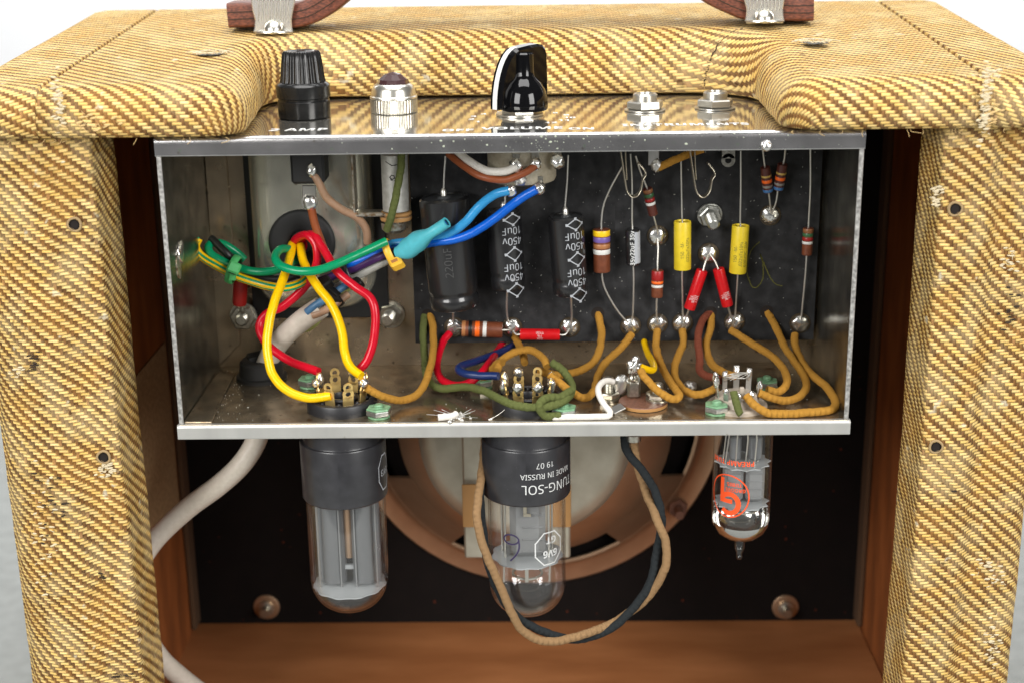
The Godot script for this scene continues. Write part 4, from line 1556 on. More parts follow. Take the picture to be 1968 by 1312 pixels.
func transformer_corner():
	var root := thing("power_transformer", "silvery power transformer cover bulging through the left of the back wall", "transformer", Vector3(-81, -74, -62))
	var a := at(466, 250, -60)
	var b: Vector3 = at(722, 598, -60)
	var mb := MB.new()
	mb.box(Vector3((a.x + b.x) * 0.5 + 1.0, -38.0, -69.0), Vector3(b.x - a.x + 7.0, 83, 2.0), 0.3)
	part("shadow_gap_plate", mb, M.black_rubber, root)  # black plate added to draw the shadowed gap round the can
	var rows := []
	var uvs := []
	for s in [[0.0, -69.0], [0.0, -66.5], [0.5, -63.8], [1.7, -61.2], [3.6, -59.1], [6.2, -57.7], [9.2, -57.1], [11.0, -57.0]]:
		var row := []
		var ur := []
		var corner := 15.0
		var x0: float = a.x + s[0]
		var x1: float = b.x - s[0]
		var y0: float = b.y + s[0]
		var y1 := 4.0
		var r: float = corner - s[0]
		for k in 4:
			var cc: Vector2 = [Vector2(x1 - r, y1 - r), Vector2(x0 + r, y1 - r), Vector2(x0 + r, y0 + r), Vector2(x1 - r, y0 + r)][k]
			for j in 9:
				var an := PI * 0.5 * (k + j / 8.0)
				row.append(Vector3(cc.x + cos(an) * r, cc.y + sin(an) * r, s[1]))
				ur.append(Vector2(row.size() * 0.02, s[0]))
		rows.append(row)
		uvs.append(ur)
	mb = MB.new()
	mb.grid(rows, uvs, true, Vector3(1, 0, 0.3))
	mb.fan(rows[7], Vector3.BACK)
	part("can", mb, M.transformer_can, root)
	var g := at(580, 466, -56.5)
	mb = MB.new()
	mb.lathe([Vector2(4.6, -1.0), Vector2(5.0, 0.6), Vector2(6.0, 1.2), Vector2(11.8, 1.2), Vector2(12.8, 0.9), Vector2(13.4, 0.2), Vector2(13.4, -1.0)], g, Vector3.BACK, 36)
	mb.lathe([Vector2(4.8, -0.3), Vector2(0, -0.3)], g, Vector3.BACK, 20)
	part("grommet", mb, M.black_rubber, root)
	# fixings
	bolt("plain steel nut and bolt with the ring terminal, left of the transformer cover", at(468, 607, -66.5), Vector3(0.02, -0.05, 1), 5.2, 5.4, 2.7, 6.0, M.nickel_dull)
	bolt("steel nut and bolt on the back wall right of the red wire", at(750, 603, -69.8), Vector3(-0.05, -0.02, 1), 6.0, 4.9, 2.9, 9.5, M.nickel_dull)
	bolt("zinc nut and bolt standing out of the black board between the yellow capacitors", at(1364, 412, -59.8), Vector3(0.08, -0.26, 1), 5.0, 4.7, 2.4, 9.0, M.zinc)
	# ring terminal
	var o := at(468, 600, -64)
	root = thing("ring_terminal", "red insulated crimp ring terminal under the green cable tie", "crimp terminal", o)
	mb = MB.new()
	mb.ring(at(468, 607, -65.2), Vector3.RIGHT, Vector3.UP, 2.8, 5.6, 0.8, 22)
	mb.tube(PackedVector3Array([at(461, 578, -63.0), at(466, 596, -65.0)]), 2.0, 8, true, PackedFloat32Array([2.3, 1.2]))
	for k in 7:
		mb.tube(PackedVector3Array([at(461 + rng.randfn(0, 5), 586, -62.2), at(466 + rng.randfn(0, 7), 602, -63.0)]), 0.22, 4)
	part("ring", mb, M.nickel_dull, root)
	mb = MB.new()
	mb.tube(PackedVector3Array([at(463, 540, -61), at(462, 546, -61), at(460, 580, -62.0), at(460, 585, -62.1)]), 2.9, 16, true, PackedFloat32Array([2.6, 2.9, 2.9, 2.7]))
	part("insulating_sleeve", mb, M.crimp_red, root)
	# mains cable and the bushing it comes through
	o = aty(503, 726, -101)
	root = thing("strain_relief_bushing", "black rubber bushing where the white mains cable enters the chassis floor", "cable bushing", o)
	mb = MB.new()
	mb.lathe([Vector2(10.4, 0), Vector2(10.4, 1.4), Vector2(9.2, 2.0), Vector2(8.6, 7.0), Vector2(7.8, 8.0), Vector2(4.6, 8.2), Vector2(4.4, 4.0)], o, Vector3.UP, 28, 30.0)
	part("body", mb, M.black_rubber, root)
	mb = MB.new()
	mb.box(o + Vector3(-2.5, 7.0, -3.0), Vector3(8, 5, 7), 1.2, Basis.from_euler(Vector3(0.2, 0.3, 0.15)))
	part("clamp_jaw", mb, M.black_rubber, root)
	var cable := thing("mains_cable", "white round mains cable running from the chassis down past the left post", "cable", Vector3(-101, -110, -48))
	mb = MB.new()
	var inside := smooth(path([618, 590, -44, 585, 612, -45, 552, 640, -48, 528, 668, -52, 512, 700, -54, 503, 730, -55]), 1.2)
	mb.tube(inside, 4.3, 18)
	part("cable_end", mb, M.cable_white, cable)
	mb = MB.new()
	var below := smooth(path([505, 800, -54, 490, 850, -52, 462, 893, -50, 420, 932, -50, 368, 970, -52, 318, 1014, -54, 285, 1052, -54, 262, 1095, -52, 258, 1150, -52, 275, 1210, -54, 305, 1262, -56, 345, 1300, -60, 410, 1350, -66]), 2.0)
	mb.tube(below, 4.4, 18)
	part("cable_run", mb, M.cable_white, cable)

# ==================================================================== parts on the board
func lead(root: Node3D, pts: Array, r := 0.42, called := "lead"):
	var mb := MB.new()
	mb.tube(smooth(path(pts), 0.9), r, 7)
	part(called, mb, M.lead, root)

func barrel_body(mb: MB, a: Vector3, b: Vector3, r: float, prof: Array, segs := 32):
	# prof: (share of r, millimetres from a; negative counts back from b)
	var l := a.distance_to(b)
	var p := []
	for q in prof:
		p.append(Vector2(q.x * r, q.y if q.y >= 0.0 else l + q.y))
	p.append(Vector2(0, l))
	mb.lathe(p, a, b - a, segs, 30.0)

func electrolytic(label: String, a: Vector3, b: Vector3, r: float, leads: Array, group := "") -> Node3D:
	var root := thing("electrolytic_capacitor", label, "capacitor", b, group)
	var mb := MB.new()
	barrel_body(mb, a, b, r, [Vector2(0.80, 0.7), Vector2(0.84, 0.1), Vector2(0.93, 0.0), Vector2(1.0, 0.8), Vector2(1.0, -8.0), Vector2(0.985, -7.2), Vector2(0.945, -6.2), Vector2(0.945, -5.6), Vector2(0.985, -4.8), Vector2(1.0, -4.0), Vector2(0.99, -1.6), Vector2(0.94, -0.5), Vector2(0.84, 0.0 - 0.01)])
	part("sleeve", mb, M.black_sleeve, root)
	mb = MB.new()
	var ax := (b - a).normalized()
	mb.lathe([Vector2(r * 0.82, 0.55), Vector2(r * 0.3, 0.5), Vector2(r * 0.24, -0.4), Vector2(0, -0.5)], a, ax, 24)
	part("end_disc", mb, M.plate_dark, root)
	mb = MB.new()
	mb.lathe([Vector2(1.15, 0.6), Vector2(1.15, -2.2), Vector2(0.9, -2.8), Vector2(0.5, -3.4)], a, ax, 12)
	part("end_stub", mb, M.lead, root)
	for l in leads:
		lead(root, l)
	return root

func resistor(label: String, a: Vector3, b: Vector3, r: float, body: Material, bands: Array, leads: Array, group := "") -> Node3D:
	# bands: [colour, from, to] as shares of the length
	var root := thing("resistor", label, "resistor", b, group)
	var mb := MB.new()
	barrel_body(mb, a, b, r, [Vector2(0.0, 0.0), Vector2(0.86, 0.0), Vector2(0.97, 0.15), Vector2(1.0, 0.5), Vector2(1.0, -0.5), Vector2(0.97, -0.15), Vector2(0.86, -0.001)], 24)
	part("body", mb, body, root)
	var l := a.distance_to(b)
	var ax := (b - a).normalized()
	for q in bands:
		mb = MB.new()
		mb.lathe([Vector2(r, q[1] * l), Vector2(r + 0.07, q[1] * l + 0.12), Vector2(r + 0.07, q[2] * l - 0.12), Vector2(r, q[2] * l)], a, ax, 24, 60.0)
		part("colour_band", mb, M["band_" + q[0]], root)
	for q in leads:
		lead(root, q, 0.40)
	return root

func diamond(mb: MB, c: Vector2, w: float, h: float, o: Vector3, ax: Vector3, f: Vector3, r: float):
	var p := [Vector2(c.x - w, c.y), Vector2(c.x, c.y + h), Vector2(c.x + w, c.y), Vector2(c.x, c.y - h), Vector2(c.x - w, c.y)]
	stroke_on_barrel(mb, p, 0.42, o, ax, f, r)
	for k in 4:
		stroke_on_barrel(mb, [p[k] - Vector2(0.05, 0), p[k] + Vector2(0.05, 0)], 1.05, o, ax, f, r + 0.01)

func board_parts():
	var z := -52.0
	var F := Vector3.BACK
	# big black capacitor behind the blue sleeve
	var a := at(853, 378, -50)
	var b := at(874, 590, -50)
	var root := electrolytic("largest black electrolytic capacitor, leftmost on the board behind the teal sleeve", a, b, 9.9, [[853, 385, -50, 853, 350, -50, 856, 300, -50], [873, 585, -50, 871, 600, -55, 871, 625, -58.6]])
	var mb := MB.new()
	var ax := (a - b).normalized()
	letter_on_barrel(mb, "220uF", 3.2, (a + b) * 0.5 - ax * 2.0, ax, Vector3(0.0, 0, 1), 9.95, 1)
	part("printing", mb, M.dim_print, root)
	# two ten-microfarad capacitors
	for cfg in [[968, 404, 977, 554, "black electrolytic capacitor with white print, under the blue wires", [[970, 412, -51.5, 970, 395, -51.5, 972, 366, -51.5, 974, 330, -51]], [[976, 548, -51.5, 974, 575, -54, 974, 600, -57, 977, 622, -58.6]], 6.9], [1087, 414, 1097, 565, "black electrolytic capacitor with white print, left of the large banded resistor", [[1087, 418, -51.5, 1086, 398, -51.5, 1090, 345, -51.5, 1092, 298, -50]], [[1097, 560, -51.5, 1098, 585, -54, 1099, 605, -57, 1098, 625, -58.4]], 7.1]]:
		a = at(cfg[0], cfg[1], -51.8)
		b = at(cfg[2], cfg[3], -51.8)
		root = electrolytic(cfg[4], a, b, cfg[7], cfg[5] + cfg[6], "white-printed black electrolytic capacitors")
		ax = (a - b).normalized()
		var r: float = cfg[7] + 0.06
		mb = MB.new()
		var f := Vector3(0.52, 0, 1)
		var l := a.distance_to(b)
		for k in 2:
			var base := b + ax * (l - 7.2 - k * 14.6)
			letter_on_barrel(mb, "10uF", 2.9, base, ax, f, r, 2)
			letter_on_barrel(mb, "450v", 2.9, base - ax * 4.1, ax, f, r, 2)
			diamond(mb, Vector2(0.4, -9.3), 3.6, 2.6, base, ax, f, r)
		diamond(mb, Vector2(0.4, 4.6), 3.6, 2.2, b + ax * (l - 7.2), ax, f, r)
		part("printing", mb, M.grey_print, root)
	# large four-band resistor
	root = resistor("large brown resistor with yellow, violet and white bands, right of the black capacitors", at(1156, 440, -55), at(1157, 522, -55), 3.35, M.resistor_brown, [["yellow", 0.02, 0.15], ["violet", 0.17, 0.29], ["tan", 0.33, 0.43], ["white", 0.46, 0.57]], [[1156, 445, -55, 1156, 425, -55, 1160, 395, -54, 1172, 365, -52, 1188, 335, -50, 1198, 318, -48], [1157, 518, -55, 1158, 538, -55.5, 1166, 562, -56, 1186, 596, -57, 1206, 620, -58.2]])
	# small striped capacitor
	a = at(1216, 439, -55)
	b = at(1217, 509, -55)
	root = thing("small_electrolytic_capacitor", "small black and grey electrolytic capacitor with sideways white print", "capacitor", b)
	mb = MB.new()
	barrel_body(mb, a, b, 2.9, [Vector2(0.0, 0.1), Vector2(0.8, 0.0), Vector2(1.0, 0.5), Vector2(1.0, -2.2), Vector2(0.93, -1.6), Vector2(0.93, -1.3), Vector2(1.0, -0.8), Vector2(0.85, -0.01)])
	part("sleeve", mb, M.black_sleeve, root)
	ax = (a - b).normalized()
	mb = MB.new()
	var mid := (a + b) * 0.5
	var f2 := Vector3(0.85, 0, 0.75)
	mb.lathe([Vector2(2.95, -6.3), Vector2(2.95, 6.3)], mid, ax, 10, 20.0, -0.0, 0.01)
	mb = MB.new()
	for k in 12:
		var t0 := -0.62 + k * 0.1
		stroke_on_barrel(mb, [Vector2(t0 * 2.9, -6.2), Vector2(t0 * 2.9, 6.2)], 0.32, mid, ax, f2, 2.94)
	part("grey_stripe", mb, M.grey_print, root)
	mb = MB.new()
	letter_on_barrel(mb, "35v22uF 35v", 1.75, mid, ax, Vector3(-0.12, 0, 1), 2.97, 1, true)
	letter_on_barrel(mb, "-", 2.6, mid, ax, f2, 2.97, 0, true)
	part("printing", mb, M.white_print, root)
	mb = MB.new()
	stroke_on_barrel(mb, [Vector2(-1.6, 3.6), Vector2(0, 2.4), Vector2(1.6, 3.6)], 0.3, mid, ax, f2, 2.96)
	stroke_on_barrel(mb, [Vector2(-1.6, -5.2), Vector2(0, -4.0), Vector2(1.6, -5.2)], 0.3, mid, ax, f2, 2.96)
	part("printing", mb, M.hole_dark, root)
	lead(root, [1216, 441, -55, 1215, 420, -55, 1215, 350, -52, 1212, 296, -50], 0.36)
	lead(root, [1217, 506, -55, 1218, 540, -55.5, 1217, 590, -57, 1215, 622, -58.3], 0.36)
	# small resistors
	resistor("small tilted brown resistor with green and red bands, under the left jack spring", at(1244, 362, -53), at(1256, 413, -55), 1.85, M.resistor_maroon, [["brown", 0.02, 0.14], ["green", 0.18, 0.30], ["red", 0.36, 0.46], ["white", 0.50, 0.60]], [[1245, 366, -53, 1240, 352, -52, 1231, 330, -50, 1222, 300, -48], [1255, 409, -55, 1259, 425, -56, 1263, 440, -57.5, 1264, 452, -58.4]])
	resistor("small resistor with red, orange and white bands between two solder joints", at(1264, 519, -56), at(1263, 571, -56), 2.3, M.resistor_brown, [["red", 0.02, 0.36], ["orange", 0.39, 0.48], ["white", 0.53, 0.62]], [[1264, 523, -56, 1264, 505, -56.5, 1265, 480, -57.5, 1264, 458, -58.4], [1263, 567, -56, 1262, 585, -56.5, 1262, 605, -57.5, 1264, 620, -58.4]])
	resistor("small maroon resistor, left of the top right pair above a solder joint", at(1471, 321, -53), at(1477, 369, -55), 1.95, M.resistor_maroon, [["gold", 0.30, 0.38], ["orange", 0.48, 0.60], ["grey", 0.70, 0.79], ["blue", 0.86, 0.97]], [[1471, 325, -53, 1469, 310, -52, 1466, 285, -50], [1477, 365, -55, 1480, 388, -56.5, 1482, 410, -58.4]])
	resistor("small maroon resistor, right of the top right pair above a solder joint", at(1505, 315, -53), at(1496, 365, -55), 1.95, M.resistor_maroon, [["gold", 0.30, 0.38], ["orange", 0.48, 0.60], ["grey", 0.70, 0.79], ["blue", 0.86, 0.97]], [[1505, 319, -53, 1508, 305, -52, 1510, 285, -50], [1496, 361, -55, 1492, 388, -56.5, 1484, 411, -58.4]])
	resistor("single brown resistor with green, red and white bands at the right edge of the board", at(1554, 438, -56), at(1551, 490, -56), 2.05, M.resistor_brown, [["brown", 0.02, 0.15], ["green", 0.18, 0.30], ["red", 0.34, 0.45], ["white", 0.48, 0.58]], [[1554, 442, -56, 1555, 420, -55.5, 1558, 360, -53, 1558, 285, -50], [1551, 486, -56, 1549, 520, -56.5, 1544, 575, -57.5, 1540, 615, -58.3]])
	# brown resistor lying along the lower edge
	resistor("brown resistor lying flat along the board edge with black, orange and white bands", at(887, 631, -56), at(966, 634, -56), 3.2, M.resistor_brown, [["tan", 0.01, 0.10], ["black", 0.17, 0.26], ["orange", 0.33, 0.44], ["white", 0.52, 0.61]], [[891, 631, -56, 878, 631, -57.5], [963, 634, -56, 975, 634, -57, 984, 632, -58.3]])
	# red film resistors
	for cfg in [[999, 642, 1076, 643, "red film resistor lying flat along the lower board edge", [[1002, 642, -56, 993, 643, -56.5, 986, 636, -58], [1073, 643, -56, 1086, 643, -56.5, 1094, 632, -58.3]], 2.3, ["T100", "1%", "22K"], 0], [1350, 519, 1325, 594, "red film resistor leaning left, left leg of the inverted V", [[1351, 523, -55.5, 1356, 504, -56.5, 1361, 489, -58.3], [1326, 590, -55.5, 1319, 610, -57, 1311, 632, -58.2]], 2.3, ["MF1", "100K", "1%"], 1], [1381, 516, 1399, 588, "red film resistor leaning right, right leg of the inverted V", [[1382, 520, -55.5, 1373, 500, -56.5, 1364, 487, -58.3], [1398, 584, -55.5, 1404, 605, -57, 1411, 628, -58.2]], 2.3, ["MF1", "100K", "1%"], 1]]:
		a = at(cfg[0], cfg[1], -55.8)
		b = at(cfg[2], cfg[3], -55.8)
		root = resistor(cfg[4], a, b, cfg[6], M.resistor_red, [], cfg[5], "red film resistors")
		ax = (b - a).normalized()
		mb = MB.new()
		if cfg[8] == 0:
			for k in 3:
				letter_on_barrel(mb, cfg[7][k], 1.05, (a + b) * 0.5 + Vector3.UP * 0.0, ax, Vector3(0, 0.62 - k * 0.62, 1), cfg[6] + 0.05, 3)
		else:
			for k in 3:
				letter_on_barrel(mb, cfg[7][k], 1.15, a.lerp(b, 0.70), ax, Vector3(0.62 - k * 0.62, 0, 1), cfg[6] + 0.05, 1)
		part("printing", mb, M.white_print, root)
	# yellow film capacitors
	for cfg in [[1312, 425, 1312, 517, "yellow film capacitor left of the bolt, beside the small resistors", [[1312, 430, -54, 1311, 415, -54, 1310, 360, -52, 1309, 298, -50], [1312, 512, -54, 1311, 530, -54.5, 1312, 580, -57, 1313, 618, -58.3]], ["150  -M-", ".022uF±10%"]], [1424, 433, 1418, 524, "yellow film capacitor right of the bolt, beside the crayon mark", [[1424, 438, -54, 1423, 420, -54, 1424, 370, -52, 1424, 290, -50], [1418, 519, -54, 1418, 535, -54.5, 1415, 580, -57, 1413, 615, -58.3]], ["150  -M-", ".022uF±10%", "630VDC  DW"]]]:
		a = at(cfg[0], cfg[1], -54.5)
		b = at(cfg[2], cfg[3], -54.5)
		root = thing("film_capacitor", cfg[4], "capacitor", b, "yellow film capacitors")
		mb = MB.new()
		barrel_body(mb, a, b, 3.4, [Vector2(0.0, 0.7), Vector2(0.86, 0.6), Vector2(0.92, 0.05), Vector2(0.97, 0.0), Vector2(1.0, 0.3), Vector2(1.0, -0.3), Vector2(0.96, -0.01)])
		part("wrapper", mb, M.cap_yellow, root)
		ax = (a - b).normalized()
		mb = MB.new()
		var n: int = cfg[6].size()
		for k in n:
			letter_on_barrel(mb, cfg[6][k], 1.35, (a + b) * 0.5 - ax * 1.5, ax, Vector3((k - (n - 1) * 0.5) * 0.72 + (0.25 if n == 2 else 0.1), 0, 1), 3.44, 1)
		part("printing", mb, M.dark_print, root)
		for l in cfg[5]:
			lead(root, l, 0.36)

# ==================================================================== valve sockets and terminals on the chassis floor
func gold_lug(root: Node3D, c: Vector3, out_dir: Vector3, h: float, m: Material, tip: int):
	# a flat tag with two eyes, standing on the socket; tip: 0 bare, 1 tinned, 2 ball of solder
	var ex := out_dir.cross(Vector3.UP).normalized()
	var lean := (Vector3.UP + out_dir * 0.10).normalized()
	var mb := MB.new()
	mb.box(c + lean * (h * 0.24), Vector3(4.2, h * 0.48, 0.55), 0.12, Basis(ex, lean, ex.cross(lean)))
	mb.ring(c + lean * (h * 0.60), ex, lean, 1.05, 2.2, 0.55, 14)
	mb.ring(c + lean * (h * 0.92), ex, lean, 1.0, 1.9, 0.55, 14)
	var lg := part("contact_lug", mb, m, root)
	if tip > 0:
		mb = MB.new()
		var r := 2.0 if tip == 2 else 1.6
		mb.blob(c + lean * (h * (0.90 if tip == 2 else 0.75)), Vector3(r, r * (1.0 if tip == 2 else 2.0), r * 0.9), 0.35, c.x * 3.1 + c.z, noise)
		part("solder_joint", mb, M.solder, lg)

func octal(label: String, c: Vector3, r: float, tips: Array) -> Node3D:
	var root := thing("octal_valve_socket", label, "valve socket", c, "octal valve sockets")
	var mb := MB.new()
	mb.lathe([Vector2(r, 0), Vector2(r, 4.0), Vector2(r - 0.3, 4.5), Vector2(r - 0.9, 4.8), Vector2(r - 2.0, 4.8), Vector2(r - 2.6, 4.2), Vector2(r - 2.6, 3.2), Vector2(6.0, 3.2), Vector2(6.0, 4.4), Vector2(5.2, 5.0), Vector2(4.2, 5.0), Vector2(3.8, 4.0), Vector2(3.8, 1.0), Vector2(0, 1.0)], c, Vector3.UP, 44, 32.0)
	part("moulded_ring", mb, M.socket_black, root)
	for k in 8:
		var a := TAU * (k + 0.5) / 8.0
		var d := Vector3(cos(a), 0, sin(a))
		gold_lug(root, c + d * (r - 4.6) + Vector3(0, 3.4, 0), d, 8.6, M.gold, tips[k])
		mb = MB.new()
		var a2 := a + TAU / 16.0
		mb.blob(c + Vector3(cos(a2), 0, sin(a2)) * (r - 4.0) + Vector3(0, 4.0, 0), Vector3(0.9, 0.9, 0.9), 0.2, k, noise, Basis.IDENTITY, 5, 8)
		part("rivet", mb, M.socket_black, root)
	return root

func sockets():
	octal("left octal valve socket, with the thick yellow and red plastic wires", Vector3(-65.8, -101, -18.0), 13.5, [2, 0, 0, 2, 1, 0, 2, 1])
	octal("middle octal valve socket, crossed by the fuzzy green cloth wire", Vector3(5.8, -101, -16.8), 13.7, [1, 2, 2, 1, 1, 2, 0, 1])
	var mb := MB.new()
	# nine-pin socket
	var c := Vector3(85.6, -101, -15.5)
	var root := thing("miniature_valve_socket", "cream miniature valve socket with tall tinned tags, right end of the chassis floor", "valve socket", c)
	mb.lathe([Vector2(11.5, 0), Vector2(11.5, 1.2), Vector2(10.8, 1.8), Vector2(8.6, 1.8), Vector2(8.2, 4.4), Vector2(7.4, 5.0), Vector2(3.0, 5.0), Vector2(2.6, 3.0), Vector2(0, 3.0)], c, Vector3.UP, 32)
	part("insulator", mb, M.socket_cream, root)
	for k in 9:
		var a := TAU * (k + 0.3) / 10.0 + 0.2
		var d := Vector3(cos(a), 0, sin(a))
		var b := c + d * 7.6 + Vector3(0, 3.0, 0)
		var ex := d.cross(Vector3.UP).normalized()
		var lean := (Vector3.UP + d * rng.randf_range(-0.05, 0.22)).normalized()
		mb = MB.new()
		var h := rng.randf_range(8.0, 11.5) if d.z < 0.4 else rng.randf_range(4.5, 6.0)
		mb.box(b + lean * h * 0.5, Vector3(2.3, h, 0.6), 0.2, Basis(ex, lean, ex.cross(lean)))
		var lg := part("contact_lug", mb, M.solder_dull, root)
		mb = MB.new()
		mb.blob(b + lean * h * (0.75 if d.z < 0.4 else 0.9), Vector3(1.25, h * 0.24, 1.1), 0.35, k * 2.3, noise)
		part("solder_joint", mb, M.solder, lg)
	mb = MB.new()
	mb.box(c + Vector3(1.0, 5.5, 4.5), Vector3(1.8, 8.0, 1.6), 0.3)
	mb.box(c + Vector3(5.0, 4.5, 6.0), Vector3(3.0, 5.0, 1.6), 0.3)
	part("insulator_tab", mb, M.socket_cream, root)
	mb = MB.new()
	for k in 12:
		var p := at(1442, 715, -18)
		mb.tube(smooth(PackedVector3Array([p, p + Vector3(-4 + rng.randfn(0, 1), rng.randfn(-1, 0.7), 0), p + Vector3(-8 + rng.randfn(0, 1.5), rng.randfn(-1.8, 0.7), rng.randfn(0, 1))]), 1.0), 0.13, 4)
	part("loose_strands", mb, M.lead, root)
	# insulated terminal
	c = Vector3(50.0, -101, -18.5)
	root = thing("insulated_terminal", "round red-brown fibre disc with a soldered post, right of the white wire", "terminal post", c)
	mb = MB.new()
	mb.lathe([Vector2(9.3, 0.2), Vector2(9.4, 0.4), Vector2(9.4, 1.5)], c, Vector3.UP, 36)
	part("disc_edge", mb, M.fibre_tan, root)
	mb = MB.new()
	mb.lathe([Vector2(9.4, 1.5), Vector2(9.1, 1.75), Vector2(0, 1.75)], c, Vector3.UP, 36)
	part("disc", mb, M.fibre_red, root)
	var pb := aty(1218, 762, -99.2)
	mb = MB.new()
	mb.box(pb + Vector3(0, 3.4, 0), Vector3(5.0, 6.8, 4.4), 0.8)
	mb.box(pb + Vector3(1.9, 9.0, -0.4), Vector3(1.2, 7.0, 3.0), 0.2, Basis.from_euler(Vector3(0, 0, -0.05)))
	mb.blob(pb + Vector3(-0.4, 7.8, 0.6), Vector3(2.0, 1.9, 1.7), 0.2, 5.0, noise)
	part("post", mb, M.nickel_dull, root)
	mb = MB.new()
	mb.blob(at(1220, 703, -20), Vector3(2.7, 3.0, 2.4), 0.75, 9.0, noise, Basis.IDENTITY, 14, 18)
	mb.blob(at(1222, 690, -20), Vector3(1.6, 1.2, 1.4), 0.6, 5.0, noise)
	part("solder_joint", mb, M.solder, root)
	# nuts and bolts on the floor
	for q in [[728, 800, "green-painted nut and bolt in front of the left octal socket", 4.7, 2.1, M.nut_green], [596, 742, "green-painted nut and bolt behind the left octal socket", 4.7, 2.1, M.nut_green], [1084, 799, "green-painted nut and bolt in front of the middle octal socket, by the green wire loop", 4.8, 2.2, M.nut_green], [926, 743, "green-painted nut and bolt behind the middle octal socket, under the blue wire", 4.7, 2.1, M.nut_green], [1377, 793, "green-painted nut and bolt left of the miniature socket, nearest the lip", 4.6, 2.2, M.nut_green], [1474, 745, "green-painted nut and bolt behind the miniature socket, at the right", 4.3, 2.0, M.nut_green]]:
		bolt(q[2], aty(q[0], q[1], -100.9), Vector3.UP, 4.2, q[3] * 1.05, q[4] * 0.9, 4.5, q[5], "green-painted nuts on the chassis floor")
	bolt("plain steel nut and bolt left of the fibre disc, by the white wire", aty(1169, 766, -100.9), Vector3.UP, 4.6, 4.7, 2.3, 8.6, M.nickel_dull)
	bolt("plain steel nut and bolt right of the fibre disc, behind a bent amber wire", aty(1264, 768, -99.2), Vector3.UP, 4.6, 4.7, 2.2, 6.4, M.nickel_dull)
	var sb := aty(1193, 748, -97.0)
	mb = MB.new()
	mb.blob(sb + Vector3(0, 2, 0), Vector3(3.2, 4.0, 1.6), 0.45, 6.0, noise)
	mb.tube(smooth(PackedVector3Array([sb + Vector3(1, 4, 0), sb + Vector3(4, 3, 0.5), sb + Vector3(4.6, -2, 1)]), 0.8), 1.0, 8)
	mb.box(aty(1187, 785, -99.6), Vector3(5, 0.7, 4), 0.1, Basis.from_euler(Vector3(0.2, 0.5, 0.3)))
	single("soldered_lug", mb, M.solder_dull, "bent soldered metal lug beside the plain bolt left of the fibre disc", "solder tag", sb)
	var gb := aty(1326, 742, -99)
	mb = MB.new()
	mb.blob(gb, Vector3(2.6, 2.2, 2.0), 0.5, 12.0, noise)
	single("solder_lump", mb, M.solder_dull, "dull solder lump on the floor behind an amber wire, left of the miniature socket", "solder tag", gb)

# ==================================================================== wires
func wire(called: String, label: String, m: Material, r: float, flat: Array, group := "", rough := 0.0) -> MeshInstance3D:
	var p := smooth(path(flat), 1.0)
	for k in p.size():               # nothing sinks into the floor plate
		if p[k].z > -69.0 and p[k].y < -100.9 + r and p[k].y > -110.0:
			p[k].y = -100.9 + r
	var radii := PackedFloat32Array()
	if rough > 0.0:
		for k in p.size():
			radii.append(r * (1.0 + rough * nz(p[k], 0.55) + rough * 0.7 * nz(p[k], 1.7)))
			p[k] += Vector3(nz(p[k], 0.16), nz(p[k] + Vector3(7, 7, 7), 0.16), 0) * r * 0.22
	if rough <= 0.0:
		for k in range(2, p.size() - 2):
			p[k] += Vector3(nz(p[k], 0.11), nz(p[k] + Vector3(5, 5, 5), 0.11), nz(p[k] + Vector3(9, 9, 9), 0.11)) * r * 0.11
	var mb := MB.new()
	mb.tube(p, r, 14, true, radii)
	var mid := p[p.size() / 2]
	var o := single(called, mb, m, label, "wire", mid, group)
	if rough > 0.0:
		mb = MB.new()
		for k in p.size() * 5:
			var q := p[rng.randi_range(1, p.size() - 2)]
			var d := Vector3(rng.randfn(0, 1), rng.randfn(0, 1), rng.randfn(0, 1)).normalized()
			var s := Vector3(rng.randfn(0, 1), rng.randfn(0, 1), rng.randfn(0, 1)).normalized() * 0.10
			var t := q + d * r * rng.randf_range(1.10, 1.5) + s * 5.0
			mb.fan([q + d * r * 0.9 - s, q + d * r * 0.9 + s, t], d.cross(s).normalized())
		part("cloth_fuzz", mb, m, o).set_meta("kind", "stuff")
	return o

func tie(label: String, c: Vector3, axis: Vector3, r: Vector2, m: Material, head: Vector3, tail := Vector3.ZERO):
	var root := thing("cable_tie", label, "cable tie", c, "cable ties round the wire bundles")
	var a := axis.normalized()
	var e1 := a.cross(Vector3.BACK).normalized()
	var e2 := a.cross(e1)
	var p := PackedVector3Array()
	for k in 29:
		var t := TAU * k / 28.0
		p.append(c + e1 * cos(t) * r.x + e2 * sin(t) * r.y)
	var rows := []
	var uvs := []
	for k in p.size():
		var out := (p[k] - c).normalized()
		rows.append([p[k] - a * 1.5, p[k] - a * 1.4 + out * 0.7, p[k] + out * 0.95, p[k] + a * 1.4 + out * 0.7, p[k] + a * 1.5])
		uvs.append([Vector2.ZERO, Vector2.ZERO, Vector2.ZERO, Vector2.ZERO, Vector2.ZERO])
	var mb := MB.new()
	mb.grid(rows, uvs, false, e1)
	part("strap", mb, m, root)
	mb = MB.new()
	var hb := Basis(a, (head - c).normalized(), a.cross((head - c).normalized()))
	mb.box(head, Vector3(5.2, 4.2, 4.6), 0.7, hb)
	var hd := part("head", mb, m, root)
	mb = MB.new()
	mb.box(head + hb.z * 2.35 * signf(hb.z.z), Vector3(2.6, 1.5, 0.3), 0.1, hb)
	part("slot", mb, M.hole_dark if m != M.tie_yellow else M.band_tan, hd)
	if tail != Vector3.ZERO:
		mb = MB.new()
		mb.tube(smooth(PackedVector3Array([head, head.lerp(tail, 0.5), tail]), 1.0), 1.5, 8, true, PackedFloat32Array(), 0.35)
		part("tail", mb, m, root)

